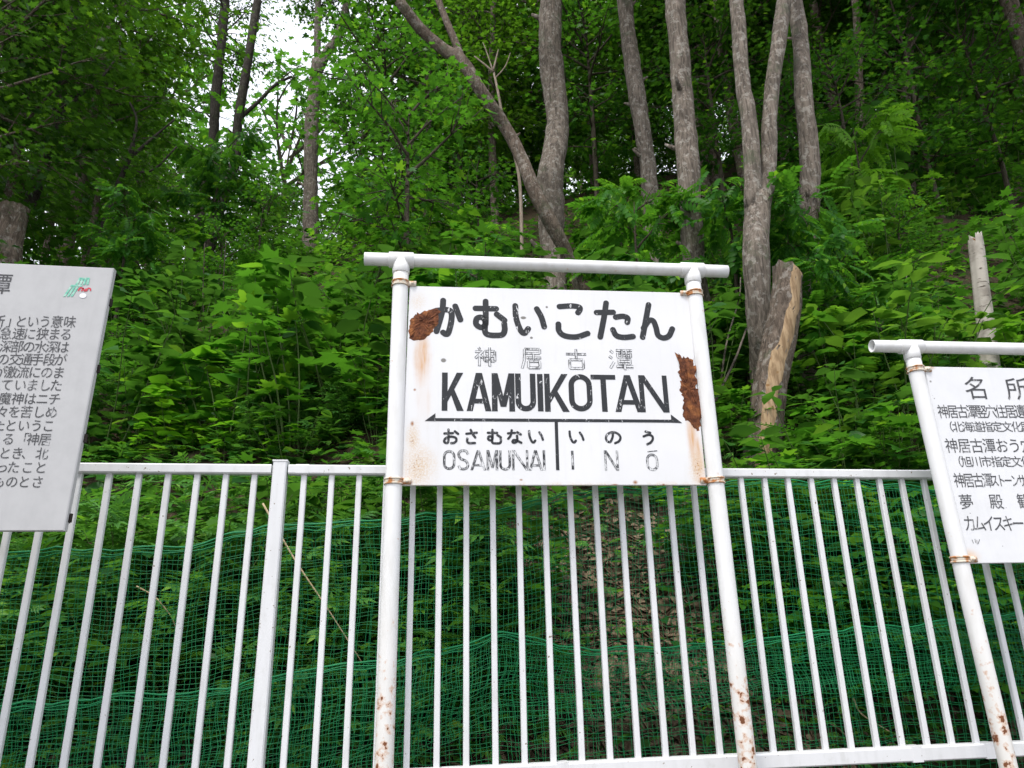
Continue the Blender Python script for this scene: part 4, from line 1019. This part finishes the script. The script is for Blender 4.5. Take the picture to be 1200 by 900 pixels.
# ---- far woods: trees standing up the slope and beyond its crest
G_FAR, L_FAR = 'trees of the shaded woods up the slope', 'slender broadleaf tree among the far crowns filling the shaded woods'
FAR = []
for k_ in range(5):
    H = (11, 12.5, 10, 13, 9)[k_]
    FAR.append(sapling(100+k_, H, (2.2, 3.0, 1.6, 5.6, .8)[k_], (3.2, 3.0, 2.9, 3.4, 2.6)[k_], 30, 170, (TM, TO, TO, TM, TO2)[k_], (.22, .20, .20, .22, .20)[k_], M['leaf_shaded'], L_FAR, G_FAR, .95, 'tree', M['bark_brown'], 'tree'))
def far_tree(t_, y, k_, sc=1.0):
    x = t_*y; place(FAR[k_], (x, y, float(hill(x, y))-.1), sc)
n_far = 0
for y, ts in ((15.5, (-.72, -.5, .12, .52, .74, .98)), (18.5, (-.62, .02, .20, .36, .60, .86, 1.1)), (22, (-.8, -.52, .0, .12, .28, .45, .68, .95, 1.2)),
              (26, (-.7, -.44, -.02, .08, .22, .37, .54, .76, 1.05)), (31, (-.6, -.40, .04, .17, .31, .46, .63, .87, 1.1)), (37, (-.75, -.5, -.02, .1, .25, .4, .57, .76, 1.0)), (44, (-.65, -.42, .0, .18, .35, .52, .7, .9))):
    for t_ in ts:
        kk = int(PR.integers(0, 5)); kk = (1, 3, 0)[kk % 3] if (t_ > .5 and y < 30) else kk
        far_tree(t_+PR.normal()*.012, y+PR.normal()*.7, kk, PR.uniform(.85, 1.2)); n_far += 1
for t_, y, sc, kk in ((1.25, 8.2, 1.15, 3), (1.24, 9.8, 1.2, 3), (1.20, 10, 1.15, 3), (1.16, 9, 1.1, 3), (1.22, 12.5, 1.2, 3), (1.28, 11, 1.1, 3), (-.74, 11.5, .9, 1), (.55, 13.2, 1.0, 1), (1.12, 14.5, 1.1, 0), (-.27, 26, .62, 2), (-.20, 29, .66, 0), (-.235, 24, .66, 4), (.63, 15.5, 1.0, 1), (1.2, 13, 1.0, 0), (.86, 16, 1.0, 1), (.54, 18, 1.0, 1), (.70, 19.5, 1.0, 0), (.92, 20.5, 1.1, 0), (1.08, 16.5, 1.0, 0), (.48, 14.5, .95, 3), (.62, 18.5, .8, 2), (.78, 18, .8, 4), (.88, 19, .8, 2), (1.0, 18.5, .8, 4), (.70, 21.5, .9, 2), (.83, 23, .9, 4), (.97, 23, .9, 2), (.58, 22, .9, 4), (.75, 25, 1.0, 2), (.9, 26, 1.0, 4), (1.12, 20, .9, 2), (.66, 16.2, .45, 2), (.80, 15, .42, 4), (.94, 14.5, .45, 2), (.72, 17.2, .5, 4)):  # tall near trees past the right edge: out of view, added to shade the slope
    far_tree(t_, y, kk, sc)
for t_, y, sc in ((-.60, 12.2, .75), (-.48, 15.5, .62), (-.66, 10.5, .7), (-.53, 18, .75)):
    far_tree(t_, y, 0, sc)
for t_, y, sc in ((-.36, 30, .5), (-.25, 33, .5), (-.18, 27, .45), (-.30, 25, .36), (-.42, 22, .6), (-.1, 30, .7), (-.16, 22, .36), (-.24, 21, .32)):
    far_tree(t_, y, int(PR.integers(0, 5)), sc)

# ---- young trees in front of the trunks
G_SAP, L_SAP = 'young maples on the slope', 'young maple with layered lobed leaves growing on the slope'
SAP = [sapling(200+k_, (3.4, 2.6, 4.4)[k_], (.5, .4, .9)[k_], (1.15, .95, 1.5)[k_], (20, 16, 24)[k_], (75, 60, 90)[k_], TM, (.125, .12, .13)[k_], M['leaf_maple'], L_SAP, G_SAP, .6) for k_ in range(3)]
G_PIN, L_PIN = 'feather-leaved saplings on the slope', 'sapling with long feather-shaped compound leaves on the slope'
PIN = [sapling(230+k_, (2.2, 3.0)[k_], (.7, 1.2)[k_], (.65, .85)[k_], (9, 11)[k_], (26, 30)[k_], TP, (.34, .38)[k_], M['leaf_maple'], L_PIN, G_PIN, .45) for k_ in range(2)]
def top_at(proto, H, px, pyb, pyt, mind=.3):
    """stand a plant where a pixel meets the slope and size it to reach another pixel row"""
    p = on_hill(px, pyb); q = at(px, pyt, p[1]); place(proto, p-np.array([0, 0, .03]), max(mind, (q[2]-p[2])/H))
for k_, px, pb, pt in ((0, 470, 430, 120), (2, 440, 300, 40), (1, 560, 330, 190), (0, 465, 360, 170), (2, 70, 300, 40), (2, 150, 300, 120), (0, 205, 300, 210), (1, 300, 330, 225), (0, 415, 310, 120),
                      (0, 250, 380, 270), (1, 120, 380, 265), (2, 540, 260, 20), (2, 700, 240, 20), (2, 850, 240, 40), (2, 1010, 262, 70), (2, 1105, 255, 20), (2, 1190, 262, 40), (2, 955, 262, 90), (2, 1150, 215, 10), (0, 1068, 350, 235),
                      (2, 620, 230, 0), (2, 330, 290, 150), (1, 995, 420, 300), (0, 440, 420, 230)):
    top_at(SAP[k_], (3.4, 2.6, 4.4)[k_], px, pb, pt)
for k_, px, pb, pt in ((0, 760, 440, 235), (0, 880, 455, 225), (1, 975, 470, 245), (0, 1050, 470, 345), (1, 130, 400, 250), (0, 560, 480, 300), (0, 1030, 300, 150), (0, 738, 400, 235), (0, 330, 440, 340), (1, 240, 330, 170)):
    top_at(PIN[k_], (2.2, 3.0)[k_], px, pb, pt)

# ---- undergrowth
KIND = [
 ('undergrowth_shrub', 'broad-leaved green shrub in the undergrowth of the slope', 'shrub', 'broad-leaved undergrowth shrubs', [(shrub(300+i, .85, 8, TO, .135, 1.1, 13), M['leaf_mid']) for i in range(3)]),
 ('maple_seedling', 'low maple seedling with lobed leaves in the undergrowth', 'seedling', 'maple seedlings in the undergrowth', [(shrub(320+i, .75, 7, TM, .145, 1.15, 10), M['leaf_maple']) for i in range(3)]),
 ('mugwort', 'clump of mugwort with finely cut leaves low on the slope', 'wild plant', 'mugwort clumps on the slope', [(shrub(340+i, .72, 9, TU, .15, .75, 22, .5, .15, 8), M['leaf_mug']) for i in range(3)]),
 ('heart_leaved_plant', 'bright yellowish green plant with heart-shaped leaves on the slope', 'wild plant', 'bright heart-leaved plants', [(shrub(360+i, .6, 5, TH, .10, 1.4, 12, .15, .3), M['leaf_bright']) for i in range(2)]),
 ('feather_leaved_plant', 'low plant with feather-shaped compound leaves in the undergrowth', 'wild plant', 'low feather-leaved plants', [(shrub(380+i, .55, 4, TPF, .36, 1.2, 4, .2, .4, 4), M['leaf_maple']) for i in range(2)]),
]
KIND.append(('bush', 'tall bush of large leaves standing above the undergrowth', 'bush', 'large-leaved bushes on the slope', [(shrub(400+i, 1.5, 7, (TO, TH, TM)[i], (.20, .17, .21)[i], .9, 13, .3, .35), (M['leaf_mid'], M['leaf_maple'], M['leaf_maple'])[i]) for i in range(3)]))
PROTO = {}
for name, label, cat, group, protos in KIND:
    PROTO[name] = [plant_thing(name, label, cat, group, V, F, m, b) for (V, F, b), m in protos]
PROTO['fern'] = [plant_thing('fern', 'arching green fern rising from the undergrowth', 'fern', 'ferns on the slope', *fern_plant(390+i, 11, .8), M['leaf_fern'], leafname='frond') for i in range(2)]
used = []
KEEP = ((655, 280, 400, 38), (768, 280, 380, 25), (822, 290, 450, 25), (1157, 330, 470, 45), (10, 270, 345, 40), (900, 470, 560, 42))
def under(name, px, py, sc):
    if (abs(px-1158) < 42 and 260 < py < 530) or (abs(px-655) < 34 and 285 < py < 430): return
    if any(abs(px-a) < d and b0 < py < b1 for a, b0, b1, d in KEEP): sc *= .45
    p = on_hill(px, py)
    if p[1] < 3.25: p = at(px, py, 3.25); p[2] = float(hill(p[0], 3.25))
    pr = PROTO[name]; place(pr[int(PR.integers(0, len(pr)))], p-np.array([0, 0, .02]), sc)
def litter_zone(x, y): return .55 < x < 1.75 and y < 4.6
count = 0
for py, n in ((285, 30), (310, 34), (340, 34), (375, 32), (415, 30), (460, 30), (505, 28), (545, 26)):
    for i in range(n):
        px = -160+1520*(i+PR.uniform(.1, .9))/n; yy = py+PR.normal()*12
        left = px < 420
        r = PR.uniform()
        if py > 480 and left: nm = 'mugwort' if r < .6 else 'undergrowth_shrub' if r < .8 else 'heart_leaved_plant'
        elif px > 980: nm = 'maple_seedling' if r < .35 else 'undergrowth_shrub' if r < .7 else 'feather_leaved_plant' if r < .93 else 'fern'
        else: nm = 'undergrowth_shrub' if r < .42 else 'maple_seedling' if r < .70 else 'feather_leaved_plant' if r < .86 else 'fern' if r < .93 else 'mugwort'
        under(nm, px, yy, PR.uniform(.55, 1.0)+PR.uniform()**3*1.1); count += 1
for i in range(60):
    px = 930+360*((i*.618+.1) % 1); py = PR.uniform(150, 275)
    under(('undergrowth_shrub', 'maple_seedling', 'bush')[i % 3], px, py, PR.uniform(.8, 1.5))
for i in range(64):
    px = -120+1440*((i*.618+.2) % 1); py = PR.uniform(300, 540)
    under('bush', px, py, PR.uniform(.5, 1.15) if not 850 < px < 960 else .4)
# clumps right behind the netting
for i in range(130):
    x = -2.6+6.1*((i*.618) % 1); y = 3.40+1.1*PR.uniform(0, 1)**1.5
    if litter_zone(x, y) and PR.uniform() < .93: continue
    nm = ('mugwort' if x < .3 else 'maple_seedling') if PR.uniform() < .6 else 'undergrowth_shrub' if PR.uniform() < .6 else 'feather_leaved_plant'
    pr = PROTO[nm]; place(pr[int(PR.integers(0, len(pr)))], (x, y, float(hill(x, y))-.02), PR.uniform(.75, 1.3)*(.75 if y < 3.6 else 1))
for px, py, sc in ((270, 540, 1.0), (235, 530, .8), (320, 548, .8), (560, 460, .8), (20, 300, .9), (140, 330, 1.0)): under('heart_leaved_plant', px, py, sc)
for px, py, sc in ((325, 345, 1.35), (350, 350, 1.0), (30, 330, .9)): under('fern', px, py, sc)

# ---- ground cover nobody could count
def cover(name, label, n, T, size, mat, seed, ylo, yhi, hgt, per=5):
    rng = np.random.default_rng(seed); y = ylo*(yhi/ylo)**rng.uniform(0, 1, n); t_ = rng.uniform(-.95, 1.35, n); x = t_*y
    keep = ~((x > .5) & (x < 1.8) & (y < 4.7) & (rng.uniform(size=n) < .85)); keep &= ~((t_ > .40) & (y > 9.5) & (rng.uniform(size=n) < .35)); x, y = x[keep], y[keep]; n = len(x)
    z = hill(x, y); h = hgt*rng.uniform(.25, 1.1, n)*np.clip(.6+vnoise(x*2, y*2, seed)*.9, .3, 1.5)
    P = np.repeat(np.stack([x, y, z], 1), per, 0); m = len(P); a = rng.uniform(0, 2*pi, m)
    D = np.stack([np.cos(a), np.sin(a), rng.normal(size=m)*.25], 1); N = np.tile([0, -.15, 1.], (m, 1))+rng.normal(size=(m, 3))*.3
    P = P+D*np.array([1, 1, 0])*rng.uniform(0, .14, m)[:, None]; P[:, 2] += np.repeat(h, per)*rng.uniform(.3, 1.1, m)
    V, F = scatter(T, P, D, N, size*rng.uniform(.55, 1.2, m)*np.clip(P[:, 1]/5, .8, 1.7))
    tag(link(name, tri_mesh(name, V, F, mat)), label, 'ground cover', kind='stuff')
cover('ground_cover', 'mixed low leaves carpeting the hillside', 5000, TO, .115, M['leaf_mid'], 501, 3.25, 24, .34, 5)
cover('ground_cover', 'low lobed leaves scattered through the hillside carpet', 3200, TM, .13, M['leaf_maple'], 502, 3.3, 22, .34, 4)
cover('ground_cover', 'finely cut low leaves near the foot of the slope', 3400, TU, .14, M['leaf_mug'], 503, 3.22, 6.5, .25, 5)

def build_litter():
    rng = np.random.default_rng(61); n = 4200; x = np.concatenate([rng.normal(1.15, .38, 2600), rng.uniform(-2.5, 3.6, 1600)]); y = 3.2+np.abs(rng.normal(size=n))*.75
    z = hill(x, y)+.008+rng.uniform(0, .03, n); a = rng.uniform(0, 2*pi, n)
    D = np.stack([np.cos(a), np.sin(a), .7*np.sin(a)+rng.normal(size=n)*.3], 1); N = np.tile([0, -.7, .8], (n, 1))+rng.normal(size=(n, 3))*.4
    V1, F1 = scatter(TO, np.stack([x, y, z], 1), D, N, rng.uniform(.03, .075, n))
    m = 900; x = np.concatenate([rng.normal(1.1, .45, 550), rng.uniform(-2.5, 3.6, 350)]); y = 3.2+np.abs(rng.normal(size=m))*.7; z = hill(x, y)+.02+rng.uniform(0, .05, m); a = rng.uniform(0, 2*pi, m)
    D = np.stack([np.cos(a), np.sin(a), .7*np.sin(a)+rng.normal(size=m)*.3], 1); N = np.tile([0, -.7, .8], (m, 1))
    V2, F2 = scatter(t_simple4(.016), np.stack([x, y, z], 1), D, N, rng.uniform(.1, .3, m))
    V, F = catVF([(V1, F1), (V2, F2)])
    tag(link('leaf_litter', tri_mesh('leaf_litter', V, F, M['litter'])), 'brown fallen leaves and twigs on the bare bank', 'leaf litter', kind='stuff')
build_litter()

# ---- dry sticks and stalks
def stick(name, label, cat, pts, r, mat, Y):
    b = MB(); p = smooth_path([at(x, y, Yy) for (x, y), Yy in zip(pts, Y)], 6); b.tube(p, np.linspace(r, r*.5, len(p)), 6); o = b.build(name, mat, None, True); tag(o, label, cat); return o
stick('dry_stalk', 'long straw-coloured stalk leaning behind the left netting', 'stalk', [(308, 590), (345, 655), (385, 715), (424, 776)], .0045, M['straw'], (3.3, 3.25, 3.2, 3.16))
stick('dry_stalk', 'short curved straw-coloured stalk behind the left bars', 'stalk', [(160, 687), (182, 700), (200, 722), (207, 738)], .0035, M['straw'], (3.2,)*4)
stick('dry_stalk', 'pale bent stalk low behind the right bars', 'stalk', [(1000, 818), (1008, 835), (1030, 850), (1070, 873)], .004, M['straw'], (3.22,)*4)
stick('dry_branch', 'thin bare branch rising beside the right pole of the station sign', 'branch', [(838, 470), (862, 420), (880, 375), (905, 345)], .012, M['bark_grey'], (5.4, 5.5, 5.6, 5.7))
stick('dry_branch', 'upright thin bare branch left of the stripped stump', 'branch', [(845, 445), (852, 400), (866, 350), (868, 325)], .010, M['bark_grey'], (5.8,)*4)
stick('dead_sapling', 'thin upright dead stem above the sights board frame', 'dead sapling', [(1064, 405), (1063, 370), (1062, 316)], .011, M['cut_grey'], (6.6,)*3)
stick('bare_stem', 'thin pale stem standing among the shrubs left of the fern', 'stem', [(242, 415), (238, 350), (240, 285)], .008, M['bark_twig'], (8.2,)*3)
stick('bare_stem', 'thin pale stem standing right below the fern', 'stem', [(262, 410), (262, 330), (265, 280)], .008, M['bark_twig'], (8.6,)*3)
